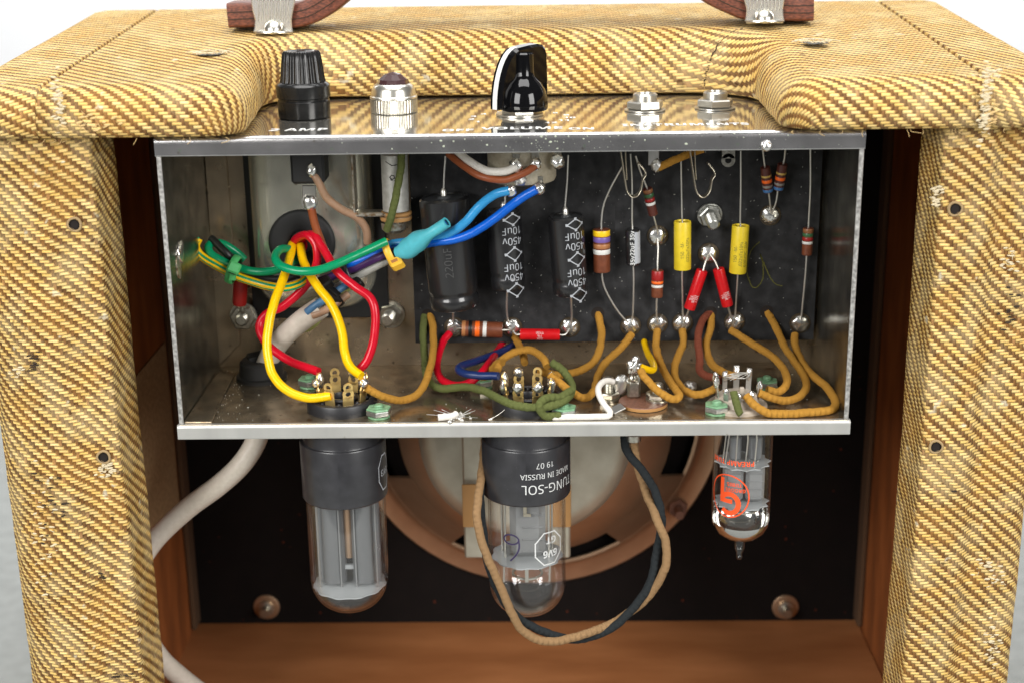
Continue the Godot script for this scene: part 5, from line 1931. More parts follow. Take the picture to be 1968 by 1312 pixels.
func wiring():
	# plastic-covered wires of the power corner
	wire("plastic_wire", "yellow plastic wire, the outer left one bowing down to the left octal socket", M.wire_yellow, 1.75, [568, 492, -60, 562, 470, -55, 557, 492, -46, 546, 530, -36, 528, 578, -26, 515, 630, -20, 514, 682, -16, 527, 725, -13, 556, 752, -11, 592, 764, -10, 636, 760, -9.5], "thick yellow plastic wires")
	wire("plastic_wire", "yellow plastic wire, the inner one dropping straight to the left octal socket", M.wire_yellow, 1.75, [580, 494, -60, 577, 472, -54, 584, 505, -46, 606, 545, -38, 636, 585, -32, 655, 630, -27, 662, 675, -22, 672, 703, -18, 694, 722, -14], "thick yellow plastic wires")
	wire("plastic_wire", "red plastic wire looping left behind the yellow wire to the left octal socket", M.wire_red, 1.7, [572, 490, -60, 566, 464, -54, 588, 452, -48, 607, 472, -45, 607, 512, -44, 585, 552, -46, 545, 588, -44, 510, 605, -42, 498, 630, -40, 514, 662, -36, 555, 692, -30, 612, 714, -22])
	wire("plastic_wire", "red plastic wire bulging right and down to the left octal socket", M.wire_red, 1.7, [586, 488, -60, 582, 458, -54, 602, 452, -47, 622, 480, -42, 645, 518, -36, 680, 550, -32, 711, 572, -30, 721, 602, -28, 718, 650, -26, 706, 690, -24, 688, 712, -23])
	wire("plastic_wire", "green plastic wire curling in front of the yellow and red wires", M.wire_green, 1.7, [575, 498, -60, 556, 480, -50, 538, 480, -44, 529, 494, -38, 538, 510, -33, 566, 520, -30, 602, 521, -29, 642, 509, -31, 692, 487, -35, 742, 464, -40])
	wire("plastic_wire", "green plastic wire folded back through the green cable tie", M.wire_green, 1.65, [470, 500, -60, 450, 482, -60, 425, 468, -58, 403, 470, -54, 402, 484, -51, 420, 498, -50, 450, 512, -48, 490, 522, -46, 525, 520, -46, 552, 508, -48, 575, 498, -56])
	var eg := [381, 458, -50, 375, 474, -49, 386, 492, -49, 420, 513, -48, 460, 533, -46, 512, 549, -44, 548, 553, -44, 580, 543, -45, 604, 518, -50]
	var earth := wire("earth_wire", "yellow earth wire with green stripes, bent up at its left end", M.wire_yellow, 1.75, eg)
	for off in [[-1.0, -2.2], [2.0, 5.0]]:
		var st := []
		for k in range(0, eg.size(), 3):
			st += [eg[k] + off[0] * 0.3, eg[k + 1] + off[1], eg[k + 2] + 1.25]
		var mb := MB.new()
		mb.tube(smooth(path(st), 1.0), 0.55, 8)
		part("green_stripe", mb, M.wire_green, earth)
	wire("plastic_wire", "black plastic wire end sticking up by the green cable tie", M.wire_black, 1.6, [405, 458, -55, 418, 470, -53, 436, 488, -51, 460, 512, -52, 500, 532, -52, 540, 536, -52, 575, 528, -54])
	wire("plastic_wire", "rust-brown plastic wire below the fuse holder lug", M.wire_rust, 1.6, [597, 396, -44.5, 603, 425, -46, 613, 455, -47, 622, 478, -48, 632, 500, -51])
	wire("plastic_wire", "pinkish brown plastic wire from the fuse holder passing behind the pilot bracket", M.wire_brown, 1.6, [599, 330, -41, 612, 350, -40, 626, 378, -42, 652, 400, -45, 684, 417, -49, 702, 438, -52, 706, 466, -55])
	wire("plastic_wire", "sky blue plastic wire from the potentiometer to the teal sleeve", M.wire_sky, 1.75, [979, 366, -31.5, 952, 373, -33, 926, 392, -35, 897, 424, -36, 872, 444, -38, 838, 458, -41, 790, 464, -46, 742, 472, -47, 700, 488, -48, 668, 503, -50])
	wire("plastic_wire", "bright blue plastic wire from the potentiometer crossing the black capacitors", M.wire_blue, 1.75, [1031, 364, -31, 1002, 381, -32, 966, 408, -34, 926, 437, -36, 886, 457, -38, 846, 464, -40, 795, 472, -45, 738, 484, -45, 692, 501, -45, 662, 511, -47])
	wire("plastic_wire", "purple plastic wire in the bundle left of the yellow cable tie", M.wire_purple, 1.6, [775, 480, -45, 738, 490, -43, 702, 507, -44, 672, 519, -46, 640, 531, -48, 606, 543, -52])
	wire("plastic_wire", "grey plastic wire in the bundle left of the yellow cable tie", M.wire_grey, 1.6, [770, 490, -47, 740, 503, -45, 712, 517, -45, 688, 530, -46, 662, 545, -48, 640, 556, -50])
	wire("plastic_wire", "steel blue mains conductor leaving the cut white cable", M.wire_steel_blue, 1.6, [590, 600, -41.5, 602, 590, -41, 626, 574, -42, 650, 558, -45, 676, 540, -48])
	wire("plastic_wire", "brown mains conductor leaving the cut white cable", M.wire_brown, 1.6, [600, 606, -41, 618, 600, -41, 644, 584, -43, 668, 566, -47])
	wire("plastic_wire", "pale green mains earth conductor looping below the cut white cable", M.wire_lime, 1.5, [560, 628, -54, 582, 633, -52, 604, 622, -49, 618, 598, -47, 634, 574, -47, 664, 556, -48, 690, 543, -49])
	# shrink sleeve closing a splice
	var sp := smooth(path([764, 486, -41, 782, 479, -39, 803, 464, -37, 826, 449, -35, 845, 437, -34, 858, 428, -33]), 0.8)
	var rr := PackedFloat32Array()
	for k in sp.size():
		var t := float(k) / (sp.size() - 1)
		rr.append(lerpf(2.4, 4.1, smoothstep(0.0, 0.2, t)) if t < 0.3 else lerpf(4.1, 2.15, smoothstep(0.38, 0.72, t)) + 0.25 * sin(t * 17.0) * (1.0 - t))
	var mb := MB.new()
	mb.tube(sp, 3.0, 20, false, rr)
	var sh := single("heat_shrink_sleeve", mb, M.shrink_teal, "teal heat-shrink sleeve with an open end over the blue wires", "cable sleeve", sp[sp.size() / 2])
	mb = MB.new()
	var d := (sp[sp.size() - 1] - sp[sp.size() - 3]).normalized()
	var ex := d.cross(Vector3.UP).normalized()
	mb.lathe([Vector2(1.35, -0.6), Vector2(0, -0.6)], sp[sp.size() - 1], d, 16)
	part("bore", mb, M.shrink_bore, sh)
	mb = MB.new()
	mb.ring(sp[sp.size() - 1] + d * 0.05, ex, ex.cross(d) * -1.0, 1.35, 2.16, 0.25, 20)
	part("open_rim", mb, M.shrink_teal, sh)
	tie("yellow cable tie beside the teal sleeve", at(750, 487, -44), at(790, 470, -44) - at(700, 510, -44), Vector2(5.2, 4.2), M.tie_yellow, at(762, 507, -39.5))
	tie("green cable tie round the green and earth wires", at(448, 518, -48.5), at(500, 535, -47) - at(400, 495, -50), Vector2(5.2, 4.0), M.tie_green, at(449, 515, -42.5), at(445, 538, -44))
	tie("black cable tie round the purple and grey wires, behind the red wire", at(672, 526, -46), at(740, 500, -44) - at(620, 548, -48), Vector2(6.0, 4.4), M.tie_black, at(684, 545, -42))
	tie("black cable tie round the mains conductors, between the yellow and red wires", at(640, 562, -46), at(690, 540, -47) - at(600, 600, -42), Vector2(5.6, 4.0), M.tie_black, at(626, 545, -42), at(652, 568, -41))
	# leads of the potentiometer and jacks
	wire("plastic_wire", "white plastic wire curving under the upper lip to the potentiometer", M.wire_white, 1.5, [878, 290, -42, 905, 312, -35, 938, 329, -30, 972, 329, -28.5, 996, 318, -29.5])
	wire("plastic_wire", "brown plastic wire under the white one at the potentiometer", M.wire_rust, 1.4, [862, 296, -44, 890, 318, -37, 925, 339, -31, 968, 346, -29.5, 1005, 334, -29, 1030, 318, -29.5])
	# cloth-covered wires
	var A: Material = M.cloth_amber
	var G := "amber cloth-covered wires"
	wire("cloth_wire", "olive cloth wire hanging in front of the white pilot lamp barrel", M.cloth_olive, 1.5, [772, 288, -47, 770, 325, -45, 762, 368, -43, 753, 410, -43, 744, 442, -47], "", 0.10)
	wire("cloth_wire", "amber cloth wire from the lower left board corner to the left octal socket", A, 1.5, [826, 604, -61, 832, 630, -57, 832, 675, -46, 822, 722, -34, 802, 757, -24, 770, 769, -18, 735, 761, -14, 704, 744, -13], G, 0.10)
	wire("cloth_wire", "long olive green cloth wire winding across the front of the middle octal socket", M.cloth_olive, 1.55, [816, 604, -61, 813, 634, -58, 816, 688, -47, 822, 727, -38, 846, 746, -32, 895, 743, -25, 935, 753, -16, 975, 773, -6, 1015, 782, -2.5, 1055, 780, -3, 1085, 769, -6, 1099, 750, -14, 1096, 732, -20, 1080, 710, -24, 1060, 696, -26], "", 0.12)
	wire("cloth_wire", "short olive cloth wire looping beside the front green nut", M.cloth_olive, 1.55, [1100, 748, -11, 1078, 762, -6, 1050, 764, -4, 1036, 780, -1.5, 1046, 797, -2.0, 1078, 804, -2.4], "", 0.12)
	wire("cloth_wire", "amber cloth wire from the board hole right of the red flat resistor", A, 1.5, [1149, 601, -61, 1156, 636, -56, 1150, 680, -46, 1125, 707, -40, 1085, 719, -36, 1052, 717, -33, 1036, 712, -31], G, 0.10)
	wire("cloth_wire", "amber cloth wire from the joint under the small grey capacitor", A, 1.5, [1214, 642, -57, 1195, 667, -52, 1166, 694, -44, 1150, 720, -36, 1142, 750, -22, 1122, 764, -15, 1090, 746, -14, 1056, 720, -17], G, 0.10)
	wire("cloth_wire", "short amber cloth wire from behind the board to the middle octal socket", A, 1.5, [985, 640, -63, 998, 664, -54, 1006, 682, -44, 1008, 696, -36], G, 0.10)
	wire("cloth_wire", "amber cloth wire arching over the lugs of the middle octal socket", A, 1.5, [955, 712, -28, 966, 690, -34, 990, 676, -37, 1020, 673, -36, 1043, 688, -30, 1052, 704, -25], G, 0.10)
	wire("cloth_wire", "short amber cloth wire beside the navy wire", A, 1.45, [918, 736, -42, 938, 716, -37, 955, 699, -33, 966, 696, -30], G, 0.10)
	wire("cloth_wire", "amber cloth wire bending back to the fibre disc post", A, 1.5, [1264, 634, -58, 1261, 668, -51, 1276, 712, -36, 1297, 746, -20, 1306, 760, -14, 1294, 767, -12, 1264, 750, -13, 1240, 725, -15, 1232, 712, -18], G, 0.10)
	wire("cloth_wire", "amber cloth wire from the left foot of the inverted V", A, 1.5, [1312, 634, -58, 1313, 660, -53, 1298, 700, -42, 1299, 728, -32, 1317, 750, -22, 1345, 758, -17, 1380, 744, -16], G, 0.10)
	wire("cloth_wire", "brick red cloth wire between two amber ones, right of the V of resistors", M.cloth_brick, 1.5, [1366, 600, -61, 1350, 616, -57, 1342, 650, -50, 1345, 690, -42, 1349, 716, -34, 1388, 731, -23], "", 0.10)
	wire("cloth_wire", "amber cloth wire hugging the right side of the brick red one", A, 1.5, [1368, 600, -61.5, 1366, 628, -57, 1358, 662, -51, 1366, 695, -40, 1390, 715, -28, 1412, 722, -21], G, 0.10)
	wire("cloth_wire", "amber cloth wire sloping from the right foot of the inverted V", A, 1.5, [1405, 634, -58, 1438, 655, -52, 1481, 682, -42, 1508, 712, -32, 1512, 738, -22, 1496, 752, -18, 1474, 748, -17], G, 0.10)
	wire("cloth_wire", "amber cloth wire from the hole between the two rightmost joints", A, 1.5, [1474, 598, -61, 1494, 634, -57, 1512, 672, -48, 1545, 722, -34, 1549, 748, -22, 1522, 768, -14, 1490, 766, -11, 1458, 754, -11], G, 0.10)
	wire("cloth_wire", "longest amber cloth wire sweeping along the front right corner of the floor", A, 1.55, [1528, 642, -57, 1530, 670, -51, 1552, 710, -38, 1590, 745, -24, 1606, 772, -13, 1592, 792, -6, 1540, 800, -3.5, 1490, 798, -3, 1455, 782, -4, 1434, 760, -8], G, 0.10)
	wire("cloth_wire", "short olive cloth wire end in front of the miniature socket", M.cloth_olive, 1.4, [1410, 752, -6, 1416, 772, -4, 1424, 800, -2.6], "", 0.12)
	wire("cloth_wire", "amber cloth wire end behind the upper lip between the jack springs", A, 1.5, [1352, 286, -45, 1318, 298, -46, 1288, 312, -47, 1266, 322, -48], G, 0.10)
	# other plastic wires on the floor
	wire("plastic_wire", "short yellow plastic wire coming from under the board to the fibre disc post", M.wire_yellow, 1.35, [1236, 646, -64, 1244, 676, -52, 1256, 700, -34, 1253, 711, -25, 1230, 704, -20])
	wire("plastic_wire", "white plastic wire bent along the front lip left of the fibre disc", M.wire_white, 1.2, [1178, 733, -22, 1168, 731, -20, 1157, 735, -17, 1150, 746, -13, 1152, 760, -9, 1163, 779, -5, 1173, 792, -3, 1168, 801, -2.4, 1145, 804, -2.2, 1100, 806, -2.0, 1062, 807, -2.0])
	wire("plastic_wire", "stub of white plastic wire beside broken solder near the front lip", M.wire_white, 1.3, [842, 806, -2.4, 858, 804, -3.0, 870, 800, -4.0, 877, 794, -5.5])
	wire("plastic_wire", "navy blue plastic wire bent back to the middle octal socket", M.wire_navy, 1.55, [1000, 656, -64, 962, 677, -51, 915, 693, -40, 882, 706, -30, 892, 717, -25, 922, 721, -22, 958, 722, -19])
	wire("plastic_wire", "red plastic wire in a U below the brown flat resistor", M.wire_red, 1.55, [864, 640, -57, 850, 660, -53, 839, 700, -44, 848, 727, -37, 876, 740, -30, 908, 731, -29, 938, 700, -38, 966, 660, -63])
	mb = MB.new()
	for k in 5:
		mb.tube(smooth(path([938 + k * 1.2, 806 + k * 0.6, -3, 950 + (4 - k) * 0.8, 799 + k * 0.5, -4.5, 964 + k * 0.8, 789 + (4 - k) * 0.6, -6, 978, 777, -8]), 1.0), 0.13, 5)
	single("bare_wire", mb, M.lead, "thin bare twisted wire in front of the middle octal socket", "wire", at(958, 795, -5))
	# output leads that hang in a loop under the chassis
	wire("speaker_lead", "dark grey cloth-covered lead of the loop hanging under the chassis", M.cloth_slate, 1.65, [1200, 835, -24, 1206, 868, -19, 1236, 905, -14, 1262, 950, -10, 1272, 1005, -8, 1262, 1058, -6, 1254, 1105, -4, 1230, 1152, -3, 1178, 1204, -2, 1115, 1228, -2, 1058, 1218, -1, 1000, 1190, 0.5, 965, 1148, 1, 940, 1088, 0, 928, 1020, -2, 923, 955, -6, 927, 900, -14, 936, 840, -34], "leads hanging in a loop under the chassis", 0.05)
	wire("speaker_lead", "tan cloth-covered lead of the loop hanging under the chassis", M.cloth_tan, 1.65, [1217, 848, -22, 1224, 890, -18, 1244, 950, -13, 1266, 1005, -5, 1281, 1050, -3, 1276, 1098, -2, 1242, 1150, -4, 1185, 1192, -4, 1112, 1222, 1.0, 1048, 1232, 2, 1005, 1212, 3, 984, 1178, 4, 955, 1112, 4, 930, 1052, 3, 917, 1000, 1, 919, 955, -4, 926, 905, -12, 932, 845, -30], "leads hanging in a loop under the chassis", 0.06)
	mb = MB.new()
	var gc := at(1217, 843, -23)
	mb.lathe([Vector2(2.6, 0), Vector2(3.2, 0.6), Vector2(3.2, 3.0), Vector2(2.4, 3.4)], gc + Vector3(0, -1.0, 0), Vector3.UP, 18)
	single("lead_ferrule", mb, M.nickel_dull, "small pale ferrule where the hanging leads leave the chassis", "ferrule", gc)

# ==================================================================== valves
func bulb(mb: MB, c: Vector3, r: float, y0: float, y1: float):
	# blown glass envelope hanging from y0 to the rounded tip at y1
	var prof := [Vector2(r * 0.97, y0), Vector2(r, y0 - 1.5)]
	var n := 14
	var dome := r * 0.92
	for k in n + 1:
		var a := PI * 0.5 * k / n
		prof.append(Vector2(r * pow(cos(a), 0.8) if k < n else 0.0, y1 + dome - dome * sin(a)))
	mb.lathe(prof, Vector3(c.x, 0, c.z), Vector3.UP, 48, 60.0)

func valve_base(root: Node3D, c: Vector3, r: float, y1: float) -> Node3D:
	var mb := MB.new()
	var o := Vector3(c.x, 0, c.z)
	mb.lathe([Vector2(r - 3.5, -102.2), Vector2(r - 1.4, -102.2), Vector2(r - 1.4, -112.0), Vector2(r - 1.0, -113.0)], o, Vector3.UP, 44, 30.0)
	mb.lathe([Vector2(r - 1.0, -112.6), Vector2(r - 0.2, -112.8), Vector2(r, -113.3), Vector2(r, y1 + 0.5), Vector2(r - 0.3, y1), Vector2(r - 2.2, y1 + 0.3)], o, Vector3.UP, 56, 30.0)
	return part("base", mb, M.tube_base, root)

func tubes():
	var F := Vector3.BACK
	# rectifier
	var c := Vector3(-66.2, -102, -16.5)
	var root := thing("rectifier_valve", "glass rectifier valve with two grey plates below a black base, leftmost of the valves", "valve", c)
	var base := valve_base(root, c, 16.6, -136.0)
	var mb := MB.new()
	var oct := []
	for k in 9:
		var a := TAU * (k + 0.5) / 8.0
		oct.append(Vector2(cos(a) * 4.6 + 21.8, sin(a) * 7.6))
	stroke_on_barrel(mb, oct, 0.45, Vector3(c.x, -125, c.z), Vector3.UP, F, 16.66)
	letter_on_barrel(mb, "5Y3", 2.6, Vector3(c.x, -125, c.z), Vector3.UP, Vector3(0.97, 0, 0.26), 16.66, 2)
	part("printing", mb, M.grey_print, base)
	mb = MB.new()
	bulb(mb, c, 15.6, -134.0, -185.4)
	bulb(mb, c, 14.9, -134.0, -184.6)
	part("glass_envelope", mb, M.glass, root)
	for s in [-1.0, 1.0]:
		var b: Vector3 = Vector3(c.x + 0.3 + s * 6.0, -155, c.z)
		mb = MB.new()
		mb.tube(PackedVector3Array([b + Vector3(0, 22, 0), b + Vector3(0, 12, 0), b + Vector3(0, -18, 0)]), 4.8, 18, true, PackedFloat32Array(), 1.0)
		for k in [-1.0, 1.0]:
			mb.box(b + Vector3(4.6 * s, 2, k * 1.6), Vector3(3.6, 40, 0.6), 0.1)
		part("anode_plate", mb, M.plate_mid, root)
		mb = MB.new()
		mb.blob(b + Vector3(0, 22.8, 3.0), Vector3(2.6, 2.2, 2.6), 0.3, s, noise)
		part("seal", mb, M.nickel_dull, root)
		for k in [-1.0, 1.0]:
			mb = MB.new()
			mb.tube(PackedVector3Array([b + Vector3(s * (5.4 if k > 0 else -3.0), 24, 4.4), b + Vector3(s * (5.4 if k > 0 else -3.0), -20.5, 4.4)]), 0.35, 7)
			part("support_rod", mb, M.plate_grey, root)
	mb = MB.new()
	mb.tube(PackedVector3Array([Vector3(c.x + 0.4, -128, c.z), Vector3(c.x + 0.4, -163, c.z)]), 1.9, 10)
	part("filament_former", mb, M.copper_frame, root)
	mb = MB.new()
	mb.box(Vector3(c.x + 0.4, -167, c.z + 1), Vector3(5.0, 2.0, 2.0), 0.4)
	part("spacer", mb, M.mica, root)
	mb = MB.new()
	var teeth := PackedVector2Array()
	for k in 44:
		var a := TAU * k / 44.0
		var q := 14.6 if k % 4 < 2 else 14.0
		teeth.append(Vector2(cos(a), sin(a)) * q)
	mb.prism(teeth, 0.5, Vector3(c.x, -174.6, c.z), Vector3.RIGHT, Vector3.BACK)
	for q in [[-9.5, 5.5], [1.0, 8.5], [10.0, 4.0]]:
		mb.ring(Vector3(c.x + q[0], -175.0, c.z + q[1]), Vector3.RIGHT, Vector3.BACK, 0.5, 0.9, 0.4, 10)
	part("mica_disc", mb, M.mica, root)
	# output valve
	c = Vector3(4.8, -102, -16.2)
	root = thing("output_valve", "glass output valve with white upside-down print on its black base, in the middle", "valve", c)
	base = valve_base(root, c, 17.2, -135.0)
	mb = MB.new()
	letter_on_barrel(mb, "TUNG-SOL", 3.7, Vector3(c.x, -127.8, c.z), Vector3.UP, Vector3(0.56, 0, 0.83), 17.27, 2, false)
	letter_on_barrel(mb, "MADE IN RUSSIA", 2.15, Vector3(c.x, -122.6, c.z), Vector3.UP, Vector3(0.50, 0, 0.86), 17.27, 2)
	letter_on_barrel(mb, "19 07", 2.2, Vector3(c.x, -118.4, c.z), Vector3.UP, Vector3(0.43, 0, 0.9), 17.27, 2)
	part("printing", mb, M.white_print, base)
	mb = MB.new()
	bulb(mb, c, 15.2, -133.0, -187.5)
	bulb(mb, c, 14.5, -133.0, -186.6)
	var gl := part("glass_envelope", mb, M.glass, root)
	mb = MB.new()
	oct = []
	for k in 9:
		var a := TAU * (k + 0.5) / 8.0
		oct.append(Vector2(cos(a) * 6.6 + 9.4, sin(a) * 7.2))
	stroke_on_barrel(mb, oct, 0.5, Vector3(c.x, -154.0, c.z), Vector3.UP, F, 15.3)
	letter_on_barrel(mb, "GT", 2.8, Vector3(c.x, -150.6, c.z), Vector3.UP, Vector3(0.62, 0, 0.78), 15.3, 2, true)
	letter_on_barrel(mb, "6V6", 2.9, Vector3(c.x, -156.2, c.z), Vector3.UP, Vector3(0.60, 0, 0.80), 15.3, 2, true)
	part("printing", mb, M.white_print, gl)
	mb = MB.new()
	var ink := []
	for k in 26:
		var t := k / 25.0
		if t < 0.62:
			var a := TAU * t / 0.62 + 0.3
			ink.append(Vector2(-6.2 + 3.1 * cos(a), -149.6 + 2.0 * sin(a)))
		else:
			var s := (t - 0.62) / 0.38
			ink.append(Vector2(-3.1 + 0.6 * sin(s * 3.0) - 3.4 * s * s, -150.0 - 8.4 * s))
	stroke_on_barrel(mb, ink, 0.62, Vector3(c.x, 0, c.z), Vector3.UP, F, 15.3)
	part("ink_mark", mb, M.purple_ink, gl)
	mb = MB.new()
	mb.box(Vector3(c.x + 0.3, -147.5, c.z), Vector3(14.0, 29, 11.0), 2.6)
	for k in 5:
		mb.box(Vector3(c.x + 2.2, -138 - k * 5.2, c.z + 5.5), Vector3(8.5, 0.9, 0.9), 0.4)
	part("anode_plate", mb, M.plate_grey, root)
	for s in [-1.0, 1.0]:
		mb = MB.new()
		mb.tube(PackedVector3Array([Vector3(c.x + s * 8.6, -134, c.z + 3.2), Vector3(c.x + s * 8.6, -164, c.z + 3.2)]), 0.5, 8)
		mb.tube(PackedVector3Array([Vector3(c.x + s * 9.9, -134, c.z - 3), Vector3(c.x + s * 9.9, -164, c.z - 3)]), 0.4, 8)
		part("support_rod", mb, M.nickel, root)
	mb = MB.new()
	mb.box(Vector3(c.x - 0.6, -139.0, c.z + 7.0), Vector3(1.4, 6.5, 0.5), 0.1)
	mb.box(Vector3(c.x + 0.2, -142.5, c.z + 7.2), Vector3(3.0, 1.3, 0.5), 0.1)
	part("connecting_strip", mb, M.spring_brass, root)
	mb = MB.new()
	teeth = PackedVector2Array()
	for k in 44:
		var a := TAU * k / 44.0
		var q := 14.2 if k % 4 < 2 else 13.5
		teeth.append(Vector2(cos(a), sin(a)) * q)
	mb.prism(teeth, 0.5, Vector3(c.x, -162.4, c.z), Vector3.RIGHT, Vector3.BACK)
	part("mica_disc", mb, M.mica, root)
	mb = MB.new()
	mb.box(Vector3(c.x - 0.2, -167.0, c.z + 6.5), Vector3(1.5, 9.0, 0.6), 0.1)
	mb.ring(Vector3(c.x, -170.5, c.z), Vector3.RIGHT, Vector3.BACK, 5.4, 6.2, 0.7, 28)
	for k in 2:
		mb.tube(PackedVector3Array([Vector3(c.x - 9 + k * 18, -162.6, c.z + 5), Vector3(c.x - 9.3 + k * 18, -172, c.z + 5)]), 0.4, 6)
	part("getter_ring", mb, M.nickel, root)
	# small preamplifier valve
	c = Vector3(88.4, -103, -14.5)
	root = thing("preamplifier_valve", "small glass valve with orange lettering and a pointed tip, hanging at the right", "valve", c)
	mb = MB.new()
	var o := Vector3(c.x, 0, c.z)
	mb.lathe([Vector2(10.6, -103.5), Vector2(11.2, -105.5), Vector2(11.3, -107.5), Vector2(11.3, -145.5), Vector2(11.0, -148.5), Vector2(9.8, -151.3), Vector2(7.6, -153.4), Vector2(4.5, -154.6), Vector2(2.4, -155.2), Vector2(2.0, -156.2), Vector2(2.0, -159.4), Vector2(1.5, -160.6), Vector2(1.1, -161.6), Vector2(1.3, -163.0), Vector2(0.8, -164.2), Vector2(0, -164.5)], o, Vector3.UP, 44, 50.0)
	gl = part("glass_envelope", mb, M.glass, root)
	mb = MB.new()
	var circ := []
	for k in 33:
		var a := TAU * k / 32.0
		circ.append(Vector2(cos(a) * 8.2 - 7.0, -133.4 + sin(a) * 8.6))
	stroke_on_barrel(mb, circ, 0.55, o, Vector3.UP, F, 11.4)
	var gg := []
	for k in 20:
		var a := deg_to_rad(150.0 - k * 14.5)
		gg.append(Vector2(cos(a) * 3.6 - 6.4, -136.4 + sin(a) * 3.9))
	stroke_on_barrel(mb, gg, 1.9, o, Vector3.UP, F, 11.4)
	stroke_on_barrel(mb, [Vector2(-6.0, -135.4), Vector2(-9.6, -135.4), Vector2(-9.6, -127.0)], 1.7, o, Vector3.UP, F, 11.41)
	letter_on_barrel(mb, "GROOVE", 1.45, Vector3(c.x, -130.6, c.z), Vector3.UP, Vector3(-0.36, 0, 0.95), 11.4, 2, true)
	letter_on_barrel(mb, "TUBES", 1.45, Vector3(c.x, -128.4, c.z), Vector3.UP, Vector3(-0.40, 0, 0.93), 11.4, 2, true)
	letter_on_barrel(mb, "PREAMP TUBE", 2.0, Vector3(c.x, -119.6, c.z), Vector3.UP, Vector3(-0.52, 0, 0.85), 11.4, 2, true)
	part("printing", mb, M.orange_print, gl)
	for s in [-1.0, 1.0]:
		mb = MB.new()
		mb.box(Vector3(c.x + s * 4.1 + 0.6, -131.0, c.z), Vector3(7.2, 14.5, 8.0), 1.2)
		for k in 4:
			mb.box(Vector3(c.x + s * 4.1 + 0.6, -126.5 - k * 3.2, c.z + 4.05), Vector3(6.4, 0.5, 0.5), 0.2)
		part("anode_plate", mb, M.plate_grey, root)
	for q in [[-3.2, 4.2], [4.4, 5.0]]:
		mb = MB.new()
		mb.box(Vector3(c.x + q[0], -116.4, c.z + 1.0), Vector3(q[1], 9.6, 5.0), 0.6)
		part("cathode_shield", mb, M.plate_mid, root)
	for y in [-122.8, -139.4]:
		mb = MB.new()
		teeth = PackedVector2Array()
		for k in 36:
			var a := TAU * k / 36.0
			var q := 10.9 if k % 3 == 0 else 9.6
			teeth.append(Vector2(cos(a), sin(a)) * q)
		mb.prism(teeth, 0.45, Vector3(c.x, y, c.z), Vector3.RIGHT, Vector3.BACK)
		part("mica_spacer", mb, M.mica, root)
	mb = MB.new()
	for k in 9:
		var a := TAU * k / 10.0 + 0.2
		var d := Vector3(cos(a), 0, sin(a))
		mb.tube(PackedVector3Array([c + d * 6.0 + Vector3(0, 3, 0), c + d * 6.0 + Vector3(0, -5, 0), Vector3(c.x, -112, c.z) + d * 6.5, Vector3(c.x, -122.6, c.z) + d * rng.randf_range(3, 8)]), 0.32, 7)
	part("pin_wires", mb, M.nickel, root)
	mb = MB.new()
	mb.lathe([Vector2(10.4, -106.8), Vector2(9.6, -107.6), Vector2(3, -107.8), Vector2(0, -107.8)], o, Vector3.UP, 28)
	part("glass_button", mb, M.glass, root)
	mb = MB.new()
	mb.lathe([Vector2(11.05, -147.2), Vector2(10.85, -148.6), Vector2(9.65, -151.2), Vector2(7.5, -153.2), Vector2(4.5, -154.4), Vector2(2.2, -155.0)], o, Vector3.UP, 36, 60.0)
	part("getter_flash", mb, M.getter, root)
	mb = MB.new()
	mb.ring(Vector3(c.x + 1.0, -142.6, c.z), Vector3.RIGHT, Vector3.BACK, 5.0, 5.6, 0.5, 24)
	mb.tube(PackedVector3Array([Vector3(c.x + 1, -139.6, c.z + 5.2), Vector3(c.x + 1, -142.6, c.z + 5.2)]), 0.3, 6)
	part("getter_ring", mb, M.nickel, root)

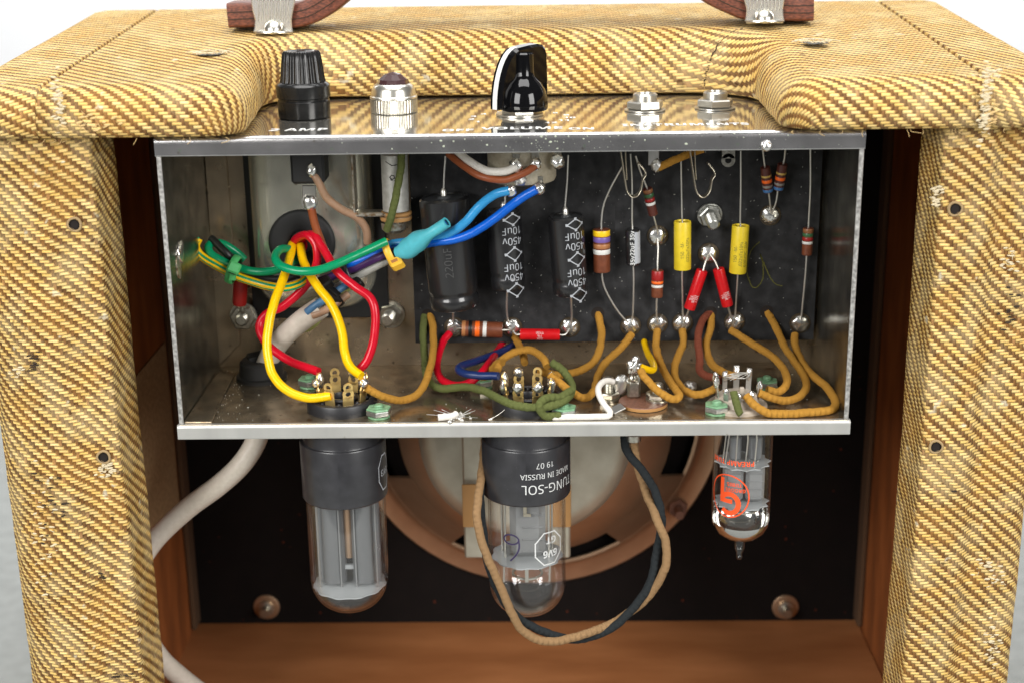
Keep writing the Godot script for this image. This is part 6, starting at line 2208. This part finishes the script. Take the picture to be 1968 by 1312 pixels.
# ==================================================================== loudspeaker
func loudspeaker():
	var c := Vector3(8, -149, -149)
	var root := thing("loudspeaker", "round loudspeaker with silvery magnet pot and copper-coloured frame behind the valves", "loudspeaker", Vector3(8, -240, -149))
	var F := Vector3.BACK
	var mb := MB.new()
	mb.lathe([Vector2(92, -1.0), Vector2(92, 1.4), Vector2(91, 2.6), Vector2(84, 3.0), Vector2(81, 4.4), Vector2(79, 8.0)], c, F, 72, 40.0)
	mb.lathe([Vector2(79, 8.0), Vector2(77.6, 7.6), Vector2(79, 3.0), Vector2(82, 0.0)], c, F, 72, 40.0)
	mb.lathe([Vector2(64, 24), Vector2(60, 29.5), Vector2(54, 35), Vector2(48, 40), Vector2(40, 43), Vector2(40, 39)], c, F, 64, 40.0)
	mb.lathe([Vector2(64, 24), Vector2(62.8, 23.0), Vector2(52, 33.5)], c, F, 64, 40.0)
	for k in 4:
		var a := deg_to_rad([-50.0, 41.0, 139.0, 221.0][k])
		mb.lathe([Vector2(79.4, 7.4), Vector2(72, 15.4), Vector2(63.6, 24.6), Vector2(62.6, 22.8), Vector2(70.6, 14.2), Vector2(78, 6.6)], c, F, 16, 40.0, a - 0.30, a + 0.30)
	part("frame", mb, M.copper_frame, root)
	mb = MB.new()
	mb.lathe([Vector2(82, -0.5), Vector2(62, 6), Vector2(34, 22), Vector2(18, 28)], c, F, 48, 40.0)
	part("cone", mb, M.baffle_black, root)
	mb = MB.new()
	var pc := Vector3(4, -139, -118)
	mb.lathe([Vector2(46, 0), Vector2(47, 2), Vector2(47, 31), Vector2(46, 36), Vector2(43, 39.5), Vector2(38, 41), Vector2(0, 41.6)], pc, F, 64, 40.0)
	part("magnet_pot", mb, M.magnet_pot, root)
	for s in [[908, -1.0], [1076, 1.0]]:
		var top := at(s[0], 830, -72)
		var low := at(s[0] + 2, 1072, -72)
		mb = MB.new()
		mb.box((top + low) * 0.5 + Vector3(0, 0, -2), Vector3(8.6, top.y - low.y, 5.0), 0.8)
		var br := part("yoke_strap", mb, M.magnet_pot, root)
		var t0 := at(s[0] + 1, 930, -69)
		var t1 := at(s[0] + 1, 1012, -69)
		mb = MB.new()
		mb.box((t0 + t1) * 0.5, Vector3(9.2, t0.y - t1.y, 0.8), 0.2)
		part("tape", mb, M.fibre_tan, br)
	for k in 4:
		var a := deg_to_rad([-36.0, 50.0, 140.0, 200.0][k])
		mb = MB.new()
		var p := c + Vector3(cos(a) * 86, sin(a) * 86, 2.6)
		mb.prism(hexagon(5.0, 0.4), 3.0, p + Vector3(0, 0, 1.6), Vector3.RIGHT, Vector3.UP, 0.3)
		mb.lathe([Vector2(2.2, 0), Vector2(2.2, 11), Vector2(0, 11)], p, F, 14)
		part("mounting_bolt", mb, M.fibre_red, root)
	for q in [[512, 1166, "left"], [1510, 1166, "right"]]:
		var b := at(q[0], q[1], -149.5)
		var t := thing("baffle_bolt", "rusty bolt and washer through the black baffle, low at the %s" % q[2], "bolt", b, "bolts through the baffle")
		mb = MB.new()
		mb.lathe([Vector2(6.6, -0.8), Vector2(6.6, 0.2), Vector2(5.6, 0.7), Vector2(2.0, 0.7)], b, F, 24)
		part("washer", mb, M.copper_frame, t)
		mb = MB.new()
		mb.lathe([Vector2(4.0, 0.6), Vector2(4.0, 2.6), Vector2(2.4, 3.0), Vector2(2.2, 7.5), Vector2(0, 7.6)], b, F, 18)
		part("shank", mb, M.nickel_dull, t)
